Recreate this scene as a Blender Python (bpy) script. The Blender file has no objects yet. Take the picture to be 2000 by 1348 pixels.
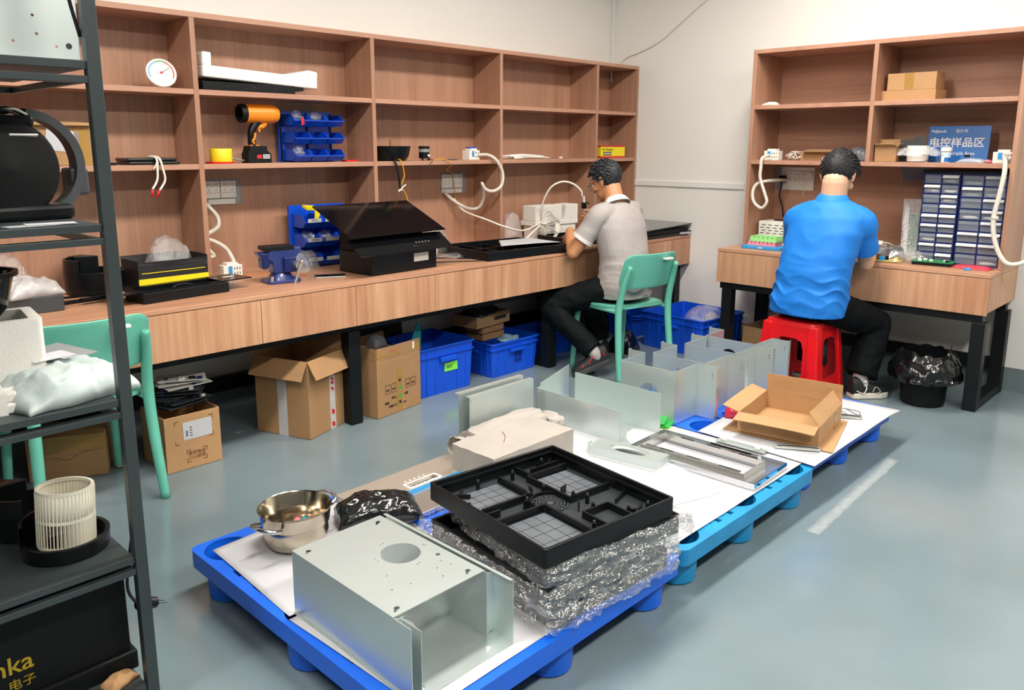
import bpy, bmesh, math, random
from mathutils import Vector as V, Matrix, noise, Euler
PI = math.pi
S = bpy.context.scene
C = S.collection
# ---- camera
cam = bpy.data.cameras.new('camera'); cam.sensor_width = 36; cam.lens = 1554.6/2000*36
cam.shift_x = 11.2/2000; cam.shift_y = -77.7/2000; cam.clip_start = .05
co = bpy.data.objects.new('camera', cam); C.objects.link(co); S.camera = co
yaw, pit, rol = [math.radians(a) for a in (44.4055, -11.3, .1033)]
fw = V((math.cos(pit)*math.cos(yaw), math.cos(pit)*math.sin(yaw), math.sin(pit)))
rt = V((math.sin(yaw), -math.cos(yaw), 0)); up = rt.cross(fw)
r2 = math.cos(rol)*rt+math.sin(rol)*up; u2 = -math.sin(rol)*rt+math.cos(rol)*up
co.matrix_world = Matrix.Translation((-5.2549, -3.9907, 1.4001)) @ Matrix((r2, u2, -fw)).transposed().to_4x4()
# ---- light and exposure
S.view_settings.view_transform = 'Standard'; S.view_settings.look = 'None'
S.view_settings.exposure = 0.62; S.view_settings.gamma = 1
W = bpy.data.worlds.new('world'); S.world = W; W.use_nodes = True
W.node_tree.nodes['Background'].inputs[0].default_value = (.9, .95, 1, 1)
W.node_tree.nodes['Background'].inputs[1].default_value = .0
LAMP = 40.0     # emission of the ceiling panels
PANELS = [(-5.6, -2.1), (-3.6, -2.1), (-1.6, -2.1), (-5.6, -4.6), (-3.6, -4.6), (-1.6, -4.6)]

# ---- helpers
def lin(h):
    r = []
    for i in (0, 2, 4):
        c = int(h[i:i+2], 16)/255
        r.append(c/12.92 if c < .04045 else ((c+.055)/1.055)**2.4)
    return (*r, 1)
MATS = {}
def mat(name, col, rough=.5, metal=0, var=.06, scale=8, bump=0, bscale=40, alpha=1, spec=.5, trans=0, coat=0, emit=0, stretch=None):
    if name in MATS: return MATS[name]
    m = bpy.data.materials.new(name); m.use_nodes = True; n = m.node_tree.nodes; l = m.node_tree.links
    b = n['Principled BSDF']; c = lin(col)
    b.inputs['Roughness'].default_value = rough; b.inputs['Metallic'].default_value = metal
    b.inputs['Specular IOR Level'].default_value = spec; b.inputs['Alpha'].default_value = alpha
    b.inputs['Transmission Weight'].default_value = trans; b.inputs['Coat Weight'].default_value = coat
    b.inputs['Base Color'].default_value = c
    tc = n.new('ShaderNodeTexCoord'); mp = n.new('ShaderNodeMapping'); l.new(tc.outputs['Object'], mp.inputs[0])
    if stretch: mp.inputs['Scale'].default_value = stretch
    if var:
        t = n.new('ShaderNodeTexNoise'); t.inputs['Scale'].default_value = scale; t.inputs['Detail'].default_value = 4
        l.new(mp.outputs[0], t.inputs[0])
        r = n.new('ShaderNodeValToRGB'); r.color_ramp.elements[0].position = .3; r.color_ramp.elements[1].position = .7
        r.color_ramp.elements[0].color = (*[x*(1-var) for x in c[:3]], 1); r.color_ramp.elements[1].color = (*[min(1, x*(1+var)) for x in c[:3]], 1)
        l.new(t.outputs[0], r.inputs[0]); l.new(r.outputs[0], b.inputs['Base Color'])
    if bump:
        t = n.new('ShaderNodeTexNoise'); t.inputs['Scale'].default_value = bscale; t.inputs['Detail'].default_value = 3
        l.new(mp.outputs[0], t.inputs[0])
        u = n.new('ShaderNodeBump'); u.inputs['Strength'].default_value = bump; u.inputs['Distance'].default_value = .01
        l.new(t.outputs[0], u.inputs['Height']); l.new(u.outputs[0], b.inputs['Normal'])
    if emit: b.inputs['Emission Color'].default_value = c; b.inputs['Emission Strength'].default_value = emit
    MATS[name] = m; return m
def wood(name, axis, dark, light, fine=60):
    m = bpy.data.materials.new(name); m.use_nodes = True; n = m.node_tree.nodes; l = m.node_tree.links; b = n['Principled BSDF']
    b.inputs['Roughness'].default_value = .42
    tc = n.new('ShaderNodeTexCoord'); mp = n.new('ShaderNodeMapping'); l.new(tc.outputs['Object'], mp.inputs[0])
    s = [fine]*3; s[axis] = 1.6; mp.inputs['Scale'].default_value = s
    t = n.new('ShaderNodeTexNoise'); t.inputs['Scale'].default_value = 1; t.inputs['Detail'].default_value = 5; t.inputs['Roughness'].default_value = .62; l.new(mp.outputs[0], t.inputs[0])
    m2 = n.new('ShaderNodeMapping'); s2 = [7]*3; s2[axis] = .5; m2.inputs['Scale'].default_value = s2; l.new(tc.outputs['Object'], m2.inputs[0])
    t2 = n.new('ShaderNodeTexNoise'); t2.inputs['Scale'].default_value = 1.4; t2.inputs['Detail'].default_value = 3; l.new(m2.outputs[0], t2.inputs[0])
    mx = n.new('ShaderNodeMath'); mx.operation = 'ADD'; l.new(t.outputs[0], mx.inputs[0]); l.new(t2.outputs[0], mx.inputs[1])
    r = n.new('ShaderNodeValToRGB'); e = r.color_ramp.elements; e[0].position = .72/2*1.0; e[1].position = .66; e[0].color = lin(dark); e[1].color = lin(light)
    hv = n.new('ShaderNodeMath'); hv.operation = 'MULTIPLY'; hv.inputs[1].default_value = .5; l.new(mx.outputs[0], hv.inputs[0])
    l.new(hv.outputs[0], r.inputs[0]); l.new(r.outputs[0], b.inputs['Base Color'])
    MATS[name] = m; return m
def film_mat(name, col, gloss, diff, rough=.08, bump=.8, bscale=30):
    m = bpy.data.materials.new(name); m.use_nodes = True; n = m.node_tree.nodes; l = m.node_tree.links; n.clear()
    out = n.new('ShaderNodeOutputMaterial'); tr = n.new('ShaderNodeBsdfTransparent'); gl = n.new('ShaderNodeBsdfGlossy'); df = n.new('ShaderNodeBsdfDiffuse')
    gl.inputs['Roughness'].default_value = rough; gl.inputs['Color'].default_value = (1, 1, 1, 1); df.inputs['Color'].default_value = lin(col); tr.inputs['Color'].default_value = (.97, .97, .97, 1)
    tc = n.new('ShaderNodeTexCoord'); t = n.new('ShaderNodeTexNoise'); t.inputs['Scale'].default_value = bscale; t.inputs['Detail'].default_value = 4; t.inputs['Roughness'].default_value = .65
    l.new(tc.outputs['Object'], t.inputs[0]); ab = n.new('ShaderNodeMath'); ab.operation = 'SUBTRACT'; ab.inputs[1].default_value = .5; l.new(t.outputs[0], ab.inputs[0]); a2 = n.new('ShaderNodeMath'); a2.operation = 'ABSOLUTE'; l.new(ab.outputs[0], a2.inputs[0])
    u = n.new('ShaderNodeBump'); u.inputs['Strength'].default_value = bump; u.inputs['Distance'].default_value = .03; l.new(a2.outputs[0], u.inputs['Height']); l.new(u.outputs[0], gl.inputs['Normal'])
    m1 = n.new('ShaderNodeMixShader'); m1.inputs[0].default_value = gloss; l.new(tr.outputs[0], m1.inputs[1]); l.new(gl.outputs[0], m1.inputs[2])
    m2 = n.new('ShaderNodeMixShader'); m2.inputs[0].default_value = diff; l.new(m1.outputs[0], m2.inputs[1]); l.new(df.outputs[0], m2.inputs[2]); l.new(m2.outputs[0], out.inputs[0])
    MATS[name] = m; return m
def tagp(o, label=None, cat=None, group=None, kind=None):
    for k, v in (('label', label), ('category', cat), ('group', group), ('kind', kind)):
        if v: o[k] = v
    return o
def thing(name, label, cat, loc=(0, 0, 0), rz=0, group=None, rot=None):
    o = bpy.data.objects.new(name, None); C.objects.link(o); o.empty_display_size = .05
    o.location = loc; o.rotation_euler = rot or (0, 0, rz)
    return tagp(o, label, cat, group)
def dup(root, loc=None, rz=None, label=None, group=None):
    r = root.copy(); C.objects.link(r)
    if loc is not None: r.location = loc
    if rz is not None: r.rotation_euler = (0, 0, rz)
    if label: r['label'] = label
    if group: r['group'] = group
    for ch in list(root.children):
        c = ch.copy(); C.objects.link(c); c.parent = r
        for g in list(ch.children):
            d = g.copy(); C.objects.link(d); d.parent = c
    return r
def cat_rom(p, k=6, closed=False):
    p = [V(q) for q in p]; n = len(p)
    if n < 3: return p
    out = []
    for i in range(n if closed else n-1):
        a, b, c, d = (p[(i-1) % n], p[i], p[(i+1) % n], p[(i+2) % n]) if closed else (p[max(i-1, 0)], p[i], p[i+1], p[min(i+2, n-1)])
        for j in range(k):
            t = j/k
            out.append(.5*((2*b)+(c-a)*t+(2*a-5*b+4*c-d)*t*t+(3*b-a-3*c+d)*t**3))
    if not closed: out.append(p[-1])
    return out
class MB:
    def __init__(s): s.bm = bmesh.new(); s.mi = 0
    def f(s, vs):
        try:
            q = s.bm.faces.new(vs); q.material_index = s.mi; return q
        except ValueError: return None
    def box(s, a, b, M=None):
        x0, y0, z0 = a; x1, y1, z1 = b
        vs = [V((x, y, z)) for z in (z0, z1) for y in (y0, y1) for x in (x0, x1)]
        v = [s.bm.verts.new(M @ q if M else q) for q in vs]
        for q in ((0, 2, 3, 1), (4, 5, 7, 6), (0, 1, 5, 4), (2, 6, 7, 3), (0, 4, 6, 2), (1, 3, 7, 5)): s.f([v[i] for i in q])
        return s
    def cb(s, c, d, rz=0, rx=0, ry=0):
        return s.box([-q/2 for q in d], [q/2 for q in d], Matrix.Translation(c) @ Euler((rx, ry, rz)).to_matrix().to_4x4())
    def rings(s, rs, closed=False, cap=True):
        R = [[s.bm.verts.new(p) for p in r] for r in rs]; n = len(R[0])
        for a in range(len(R) if closed else len(R)-1):
            A, B = R[a], R[(a+1) % len(R)]
            for i in range(n): s.f([A[i], A[(i+1) % n], B[(i+1) % n], B[i]])
        if cap and not closed:
            s.f(R[0][::-1]); s.f(R[-1])
        return s
    def tube(s, pts, r, n=8, k=6, closed=False, smooth=True, cap=True, flat=None):
        P = cat_rom(pts, k, closed) if smooth else [V(p) for p in pts]
        m = len(P); rr = r if isinstance(r, (list, tuple)) else None
        rs = []; ref = None
        for i in range(m):
            t = (P[(i+1) % m]-P[i-1]) if closed else (P[min(i+1, m-1)]-P[max(i-1, 0)])
            t = t.normalized() if t.length > 1e-9 else V((0, 0, 1))
            if ref is None: ref = t.orthogonal().normalized() if not flat else (V(flat)-t*V(flat).dot(t)).normalized()
            ref = (ref-t*ref.dot(t)); ref = ref.normalized() if ref.length > 1e-6 else t.orthogonal().normalized()
            b = t.cross(ref)
            if rr:
                u = i/(m-1)*(len(rr)-1); j = min(int(u), len(rr)-2); q = rr[j]+(rr[j+1]-rr[j])*(u-j)
            else: q = r
            rs.append([P[i]+(ref*math.cos(2*PI*a/n)+b*math.sin(2*PI*a/n))*q for a in range(n)])
        return s.rings(rs, closed, cap)
    def cyl(s, p0, p1, r0, r1=None, n=24, cap=True):
        return s.tube([p0, p1], [r0, r0 if r1 is None else r1], n, smooth=False, cap=cap)
    def lathe(s, prof, c=(0, 0, 0), n=32, M=None, a0=0, a1=2*PI):
        full = abs(a1-a0-2*PI) < 1e-6; k = n if full else n+1; c = V(c)
        R = []
        for i in range(k):
            a = a0+(a1-a0)*i/n
            pts = [V((r*math.cos(a), r*math.sin(a), z)) for r, z in prof]
            R.append([s.bm.verts.new((M @ p if M else p)+c) for p in pts])
        for i in range(n):
            A, B = R[i], R[(i+1) % k]
            for j in range(len(prof)-1): s.f([A[j], B[j], B[j+1], A[j+1]])
        return s
    def plate(s, outer, holes=(), t=.002, M=None):
        """flat plate in local XY from z=0 to z=t with holes"""
        bm = bmesh.new(); es = []
        for lp in [outer]+list(holes):
            v = [bm.verts.new((x, y, 0)) for x, y in lp]
            es += [bm.edges.new((v[i], v[(i+1) % len(v)])) for i in range(len(v))]
        bmesh.ops.triangle_fill(bm, use_beauty=True, use_dissolve=False, edges=es)
        if t:
            g = bmesh.ops.extrude_face_region(bm, geom=bm.faces[:])
            for v in g['geom']:
                if isinstance(v, bmesh.types.BMVert): v.co.z += t
            bmesh.ops.recalc_face_normals(bm, faces=bm.faces[:])
        mp = {}
        for v in bm.verts: mp[v] = s.bm.verts.new(M @ v.co if M else v.co)
        for q in bm.faces: s.f([mp[v] for v in q.verts])
        bm.free(); return s
    def prism(s, poly, h0, h1, M=None):
        a = [s.bm.verts.new(M @ V((x, y, h0)) if M else V((x, y, h0))) for x, y in poly]
        b = [s.bm.verts.new(M @ V((x, y, h1)) if M else V((x, y, h1))) for x, y in poly]
        n = len(poly); s.f(a[::-1]); s.f(b)
        for i in range(n): s.f([a[i], a[(i+1) % n], b[(i+1) % n], b[i]])
        return s
    def grid(s, fn, nx, ny, t=0):
        g = [[s.bm.verts.new(fn(i/nx, j/ny)) for i in range(nx+1)] for j in range(ny+1)]
        fs = [s.f([g[j][i], g[j][i+1], g[j+1][i+1], g[j+1][i]]) for j in range(ny) for i in range(nx)]
        if t:
            s.bm.normal_update()
            top = [[s.bm.verts.new(v.co+v.normal*t) for v in r] for r in g]
            for j in range(ny):
                for i in range(nx): s.f([top[j][i], top[j+1][i], top[j+1][i+1], top[j][i+1]])
            lp = [(0, i) for i in range(nx)]+[(j, nx) for j in range(ny)]+[(ny, i) for i in range(nx, 0, -1)]+[(j, 0) for j in range(ny, 0, -1)]
            for q in range(len(lp)):
                (a, b), (c, d) = lp[q], lp[(q+1) % len(lp)]
                s.f([g[a][b], top[a][b], top[c][d], g[c][d]])
        return s
    def ell(s, c, r, rot=None, u=16, v=10, nz=0, nsc=8, seed=0):
        M = Matrix.Translation(c) @ (Euler(rot).to_matrix().to_4x4() if rot else Matrix())
        bm = bmesh.new(); bmesh.ops.create_uvsphere(bm, u_segments=u, v_segments=v, radius=1)
        mp = {}
        for w in bm.verts:
            p = w.co.copy()
            if nz: p *= 1+nz*noise.noise(p*nsc+V((seed*7.3, seed*3.1, seed)))
            mp[w] = s.bm.verts.new(M @ V((p.x*r[0], p.y*r[1], p.z*r[2])))
        for q in bm.faces: s.f([mp[w] for w in q.verts])
        bm.free(); return s
    def build(s, name, m, parent=None, smooth=False, bevel=0, seg=2, loc=None, rz=0, rot=None, sub=0, weld=False, solid=0):
        me = bpy.data.meshes.new(name)
        if weld: bmesh.ops.remove_doubles(s.bm, verts=s.bm.verts[:], dist=1e-5)
        bmesh.ops.recalc_face_normals(s.bm, faces=s.bm.faces[:])
        s.bm.to_mesh(me); s.bm.free()
        for q in (m if isinstance(m, (list, tuple)) else [m]): me.materials.append(MATS[q] if isinstance(q, str) else q)
        o = bpy.data.objects.new(name, me); C.objects.link(o)
        if parent: o.parent = parent
        if loc is not None: o.location = loc
        o.rotation_euler = rot or (0, 0, rz)
        if smooth:
            me.polygons.foreach_set('use_smooth', [True]*len(me.polygons))
            if smooth != 2:
                try: me.set_sharp_from_angle(angle=math.radians(40))
                except Exception: pass
        if solid:
            d = o.modifiers.new('solid', 'SOLIDIFY'); d.thickness = solid; d.offset = 0
        if bevel:
            d = o.modifiers.new('bevel', 'BEVEL'); d.width = bevel; d.segments = seg; d.limit_method = 'ANGLE'; d.angle_limit = math.radians(50); d.harden_normals = False
        if sub:
            d = o.modifiers.new('sub', 'SUBSURF'); d.levels = sub; d.render_levels = sub
        return o
def circ(cx, cy, r, n=24, ry=None): return [(cx+r*math.cos(2*PI*i/n), cy+(ry or r)*math.sin(2*PI*i/n)) for i in range(n)]
def rect(x0, y0, x1, y1): return [(x0, y0), (x1, y0), (x1, y1), (x0, y1)]
def rrect(x0, y0, x1, y1, r, k=4):
    o = []
    for cx, cy, a in ((x1-r, y0+r, -PI/2), (x1-r, y1-r, 0), (x0+r, y1-r, PI/2), (x0+r, y0+r, PI)):
        o += [(cx+r*math.cos(a+PI/2*i/k), cy+r*math.sin(a+PI/2*i/k)) for i in range(k+1)]
    return o
def frame(o, x, y):
    """matrix with local x,y axes given (plane placement)"""
    x = V(x).normalized(); y = V(y).normalized(); z = x.cross(y)
    return Matrix.Translation(o) @ Matrix((x, y, z)).transposed().to_4x4()
def text(txt, size, m, M, parent=None, name='lettering', ext=.0006, align='CENTER', bold=0, sx=1):
    cu = bpy.data.curves.new(name, 'FONT'); cu.body = txt; cu.size = size; cu.extrude = ext; cu.align_x = align; cu.align_y = 'CENTER'; cu.offset = bold
    cu.resolution_u = 3
    o = bpy.data.objects.new(name, cu); C.objects.link(o)
    bpy.context.view_layer.update()
    me = bpy.data.meshes.new_from_object(o.evaluated_get(bpy.context.evaluated_depsgraph_get()))
    bpy.data.objects.remove(o); bpy.data.curves.remove(cu)
    me.transform(Matrix.Diagonal((sx, 1, 1, 1))); me.transform(M)
    me.materials.clear(); me.materials.append(MATS[m] if isinstance(m, str) else m)
    q = bpy.data.objects.new(name, me); C.objects.link(q)
    if parent: q.parent = parent
    return q
def crumple(fn, nx, ny, amp, sc, seed=0):
    """wrap a grid function with noise"""
    sd = V((seed*5.7, seed*2.3, seed*9.1))
    def g(u, v):
        p = V(fn(u, v)); q = p*sc+sd
        a = noise.noise(q); b = noise.noise(q*2.3+V((4, 1, 7)))
        rid = (1-2*abs(noise.noise(q*1.2+V((9, 9, 9)))))
        return p+V((a+.4*b, noise.noise(q+V((31, 7, 2)))+.4*b, rid*.8+.3*b))*amp
    return g

# ---- materials
wood('wood_vert', 2, '9b725b', 'b78b72'); wood('wood_along', 0, 'a6755a', 'c99b7b'); wood('wood_along_y', 1, 'a6755a', 'c99b7b'); wood('wood_drawer', 2, 'aa7859', 'cea380', 34)
wood('wood_edge', 0, 'a87a64', 'bb8f77'); wood('wood_horiz_y', 1, '9b725b', 'b78b72')
mat('wall_paint', 'e6e4df', .6, var=.015, scale=2); mat('trim_paint', 'e2e2de', .5, var=.01)
mat('dado_paint', '6f7d82', .35, var=.04); mat('ceiling_paint', 'e9e9e6', .8, var=.01)
mat('black_metal', '0f1315', .45, var=.1, spec=.25); mat('rack_metal', '394244', .4, var=.08, metal=.15)
mat('black_plastic', '0c0f12', .32, var=.1, spec=.3); mat('black_matte', '0b0d0f', .55, var=.1, spec=.25); mat('black_gloss', '0a0c0f', .12, var=.1, spec=.25)
mat('galv', 'cdd8d6', .33, metal=.7, var=.03, scale=5); mat('steel', 'cfccc6', .25, metal=.8, var=.05, stretch=(2, 60, 2)); mat('chrome', 'd6d8da', .1, metal=1, var=.03)
mat('brushed', 'c4bbb0', .34, metal=.6, var=.06, stretch=(3, 90, 3))
mat('blue_pallet', '0a5fd8', .42, var=.08, scale=5); mat('teal_pallet', '0f86c0', .45, var=.15, scale=9)
mat('blue_tote', '0e4fd0', .32, var=.05); mat('blue_bin', '0b49c4', .3, var=.05); mat('navy', '10205a', .3, var=.08)
mat('paper', 'bcbdc2', .7, var=.02, bump=.05, bscale=12); mat('white', 'e9e8e4', .5, var=.02); mat('white_plastic', 'e6e4dd', .35, var=.02); mat('foam', 'eceae4', .75, var=.03, bump=.2, bscale=160)
mat('card', 'a27c55', .75, var=.07, scale=5, bump=.05, bscale=30); mat('card_dark', '94724f', .8, var=.08, scale=5); mat('card_light', 'b0885e', .75, var=.06, scale=5)
mat('kraft', 'a39d96', .75, var=.08, scale=6, bump=.12, bscale=25)
mat('mint', '66b9a4', .4, var=.04); mat('red_plastic', 'd5121a', .3, var=.05); mat('yellow', 'e6d21a', .45, var=.04); mat('orange', 'ee8a1e', .4, var=.05)
film_mat('film', 'e8ecf0', .22, .09); mat('film_white', 'e6e7ea', .18, var=.03, alpha=.42, spec=.6, bump=.3, bscale=22)
mat('black_bag', '0c0e10', .18, var=.1, spec=.7, bump=.5, bscale=22); mat('grey_film', '6f7780', .15, var=.2, alpha=.6, spec=.8, bump=.5, bscale=20)
mat('tape', 'b08a4a', .2, var=.08, alpha=.8); mat('ink', '1a1a1c', .6, var=0); mat('ink_red', 'c23a3a', .6, var=0); mat('ink_brown', '6b4020', .7, var=0)
mat('green', '22a845', .5, var=.05); mat('pcb', '157a4a', .4, var=.15, scale=60); mat('pcb_tan', 'c9b06a', .5, var=.15, scale=60)
mat('blue_light', '2f95d6', .45, var=.05); mat('pink', 'e58a94', .6, var=.06); mat('lime', '9adf8a', .6, var=.05); mat('sign_blue', '1668b8', .35, var=.03)
mat('grey_plastic', '8f9596', .45, var=.05); mat('dark_grey', '3a3f42', .5, var=.08); mat('red', 'c81e28', .45, var=.05); mat('clear', 'b9c2cc', .08, var=0, alpha=.2, spec=.8)
mat('vise_blue', '20316f', .35, var=.1, coat=.3); mat('cable_white', 'e4dfd5', .45, var=.03); mat('cable_black', '0c0d0e', .45, var=.05); mat('cable_yellow', 'd79a1e', .45, var=.03)
# ================= ROOM =================
def struct(name, b, m, **k): return tagp(b.build(name, m, **k), kind='structure')
X0, Y0, H = -10.5, -9.5, 3.0
fm = bpy.data.materials.new('epoxy'); fm.use_nodes = True; n = fm.node_tree.nodes; l = fm.node_tree.links; b = n['Principled BSDF']
tc = n.new('ShaderNodeTexCoord'); t = n.new('ShaderNodeTexNoise'); t.inputs['Scale'].default_value = 1.3; t.inputs['Detail'].default_value = 6; l.new(tc.outputs['Object'], t.inputs[0])
r = n.new('ShaderNodeValToRGB'); r.color_ramp.elements[0].position = .3; r.color_ramp.elements[1].position = .75; r.color_ramp.elements[0].color = lin('66767b'); r.color_ramp.elements[1].color = lin('7b8b92')
l.new(t.outputs[0], r.inputs[0]); l.new(r.outputs[0], b.inputs['Base Color'])
t2 = n.new('ShaderNodeTexNoise'); t2.inputs['Scale'].default_value = 5; l.new(tc.outputs['Object'], t2.inputs[0])
r2_ = n.new('ShaderNodeMapRange'); r2_.inputs[3].default_value = .09; r2_.inputs[4].default_value = .2; l.new(t2.outputs[0], r2_.inputs[0]); l.new(r2_.outputs[0], b.inputs['Roughness'])
t3 = n.new('ShaderNodeTexNoise'); t3.inputs['Scale'].default_value = 9; l.new(tc.outputs['Object'], t3.inputs[0]); u = n.new('ShaderNodeBump'); u.inputs['Strength'].default_value = .05; u.inputs['Distance'].default_value = .01; l.new(t3.outputs[0], u.inputs['Height']); l.new(u.outputs[0], b.inputs['Normal'])
b.inputs['Specular IOR Level'].default_value = .6
struct('floor', MB().box((X0, Y0, -.1), (0, 0, 0)), fm)
struct('wall_back', MB().box((X0-.1, 0, -.1), (.1, .1, H)), 'wall_paint')
struct('wall_right', MB().box((0, Y0-.1, -.1), (.1, 0, H)), 'wall_paint')
struct('wall_left', MB().box((X0-.1, Y0-.1, -.1), (X0, 0, H)), 'wall_paint')
struct('wall_front', MB().box((X0, Y0-.1, -.1), (0, Y0, H)), 'wall_paint')
struct('ceiling', MB().box((X0-.1, Y0-.1, H), (.1, .1, H+.1)), 'ceiling_paint')
struct('baseboard_back', MB().box((X0, -.004, 0), (0, 0, .14)), 'dado_paint')
struct('baseboard_right', MB().box((-.004, Y0, 0), (0, -.004, .14)), 'dado_paint')
struct('trim_1', MB().box((-.012, -1.21, 1.1), (0, -.02, 1.143)), 'trim_paint', bevel=.003)
struct('trim_2', MB().box((-.03, -.03, 1.9), (-.001, -.001, H)).cyl((-.03, -.03, 1.9), (-.03, -.03, H), .006, n=8), 'trim_paint')
for i, (px, py) in enumerate(PANELS):
    lab = ('nearer', 'middle', 'farther')[i % 3]
    t = thing('ceiling_light', 'white framed LED ceiling panel, %s one of the row %s' % (('left', 'middle', 'right')[i % 3], 'beside the long bench' if i < 3 else 'behind the camera'), 'ceiling light', (px, py, H), group='ceiling light panels')
    MB().plate(rect(-.63, -.18, .63, .18), [rect(-.6, -.15, .6, .15)], .02).build('frame', 'white', t, loc=(0, 0, -.02))
    MB().box((-.6, -.15, -.012), (.6, .15, -.008)).build('diffuser', mat('led_glow', 'fff8ee', .5, var=0, emit=LAMP), t)
# cable tacked on the wall above the corner
def cab(name, label, pts, r, m, cat='cable', n=8, k=6, parent=None, flat=None, group=None):
    o = MB().tube(pts, r, n, k).build(name, m, parent, smooth=2)
    return tagp(o, label, cat, group) if label else o
cab('wall_cable', 'thin white cable running up the right wall above the room corner', [(-.008, -.09, 2.02), (-.008, -.15, 2.075), (-.008, -.28, 2.11), (-.008, -.45, 2.17), (-.008, -.62, 2.28), (-.008, -.8, 2.40), (-.008, -1, 2.5), (-.008, -1.2, 2.58)], .006, 'cable_white')
for pts in ([(-3.0, -3.32), (-2.35, -3.2)], ):
    pass
def mark(label, pts, col, w):
    a, b_ = V((*pts[0], 0)), V((*pts[1], 0)); d = (b_-a); n_ = V((-d.y, d.x, 0)).normalized()*w/2
    def fn(u, v):
        p = a+d*u+n_*(2*v-1)*(1+.25*noise.noise(V((u*14, v*3, w*90)))); return V((p.x, p.y, .0006))
    tagp(MB().grid(fn, 24, 2, .0003).build('floor_mark', mat('tape_residue', col, .45, var=.12, scale=30, alpha=.55), smooth=2), label, 'floor mark')
mark('worn pale tape residue strip on the floor right of the teal pallet', [(-2.52, -2.895), (-1.56, -2.855)], 'aab4b8', .05)
mark('short pale scuff on the floor in front of the tall cardboard box', [(-3.515, -.41), (-3.485, -.40)], 'b9c2c6', .02)
# ================= LONG BENCH AND SHELVES (back wall) =================
UX = [-4.565, -3.54, -2.527, -1.518, -.524]; ZS3, ZS2, ZT, D = 1.314, 1.659, 2.003, .274
T = .025
g = thing('shelving_unit', 'long brown wood-grain open shelving standing on the long bench along the left wall', 'shelving', (0, 0, 0))
XL = -5.58
MB().box((XL, -.018, .75), (-.004, -.004, ZT)).build('back_panel', 'wood_vert', g)
MB().box((XL, -D, ZT-T), (-.004, -.018, ZT)).build('top_board', 'wood_edge', g, bevel=.0015)
xs = [XL]+UX+[-.004-T]
for x in [XL, *UX, -.004-T]:
    MB().box((x, -D, .75), (x+T, -.018, ZT-T)).build('upright', 'wood_vert', g, bevel=.0015)
for z in (ZS3, ZS2):
    for a, b_ in zip(xs[:-1], xs[1:]):
        MB().box((a+T, -D+.001, z-T), (b_, -.018, z)).build('shelf_board', 'wood_edge', g, bevel=.0015)
g = thing('workbench', 'long brown wood-grain workbench with drawers and black steel legs along the left wall', 'workbench')
YB = -.793
MB().box((XL, YB, .73), (-.004, -.004, .75)).build('worktop', 'wood_along', g, bevel=.002)
MB().box((XL, YB+.02, .545), (-.004, -.02, .727)).build('carcass', 'wood_drawer', g)
k = 0
while True:
    x1 = -.004-k*.5058; x0 = x1-.5058
    if x0 < XL-.3: break
    MB().box((max(x0, XL)+.0015, YB, .531), (x1-.0015, YB+.018, .727)).build('drawer_front', 'wood_drawer', g, bevel=.001)
    k += 1
MB().box((XL, -.715, .487), (-.01, -.66, .529)).box((XL, -.12, .487), (-.01, -.07, .529)).build('frame_rail', 'black_metal', g)
for x in (-5.5, -3.0125, -1.50, -.06):
    MB().box((x-.035, -.73, 0), (x+.035, -.66, .487)).build('leg', 'black_metal', g, bevel=.003)
    MB().box((x-.035, -.12, 0), (x+.035, -.05, .487)).build('leg', 'black_metal', g, bevel=.003)
    MB().box((x-.034, -.66, .0), (x+.034, -.12, .05)).build('foot_rail', 'black_metal', g)
MB().box((XL, -.09, .125), (-.01, -.05, .20)).build('stretcher', 'black_metal', g)
# recessed socket panels
def socket_panel(x0, x1, z0, z1, label):
    t = thing('wall_socket', label, 'socket', (x0, -.0185, z0)); w = x1-x0; h = z1-z0
    MB().plate(rect(0, 0, w, h), [rect(.005, .005, w-.005, h-.005)], .003, frame((0, 0, 0), (1, 0, 0), (0, 0, 1))).box((0, -.0005, 0), (w, 0, h)).build('back_box', 'grey_plastic', t)
    MB().box((0, -.012, .002), (w*.8, -.0005, .028)).build('trunking', 'white_plastic', t)
    for j in range(2):
        a = .004+j*.088*w/.21; q = .086*w/.21
        f_ = MB().box((a, -.010, .034), (a+q-.002, -.0005, .122)).build('socket_plate', 'white_plastic', t, bevel=.002)
        for ii in range(2):
            cx = a+q*(.28+.44*ii)
            m = MB()
            for dx in (-.006, .006): m.cb((cx+dx, -.0102, .105), (.0022, .001, .008))
            for dx, dz, ry in ((-.008, .062, .5), (.008, .062, -.5), (0, .076, 0)): m.cb((cx+dx, -.0102, dz), (.0022, .001, .009), ry=ry)
            m.build('outlet_slots', 'ink', f_)
    return t
socket_panel(-3.412, -3.204, 1.10, 1.232, 'white double socket plate with four outlets behind the vise bench section')
socket_panel(-1.812, -1.594, 1.096, 1.232, 'white double socket plate behind the white corrugated conduit')
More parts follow.
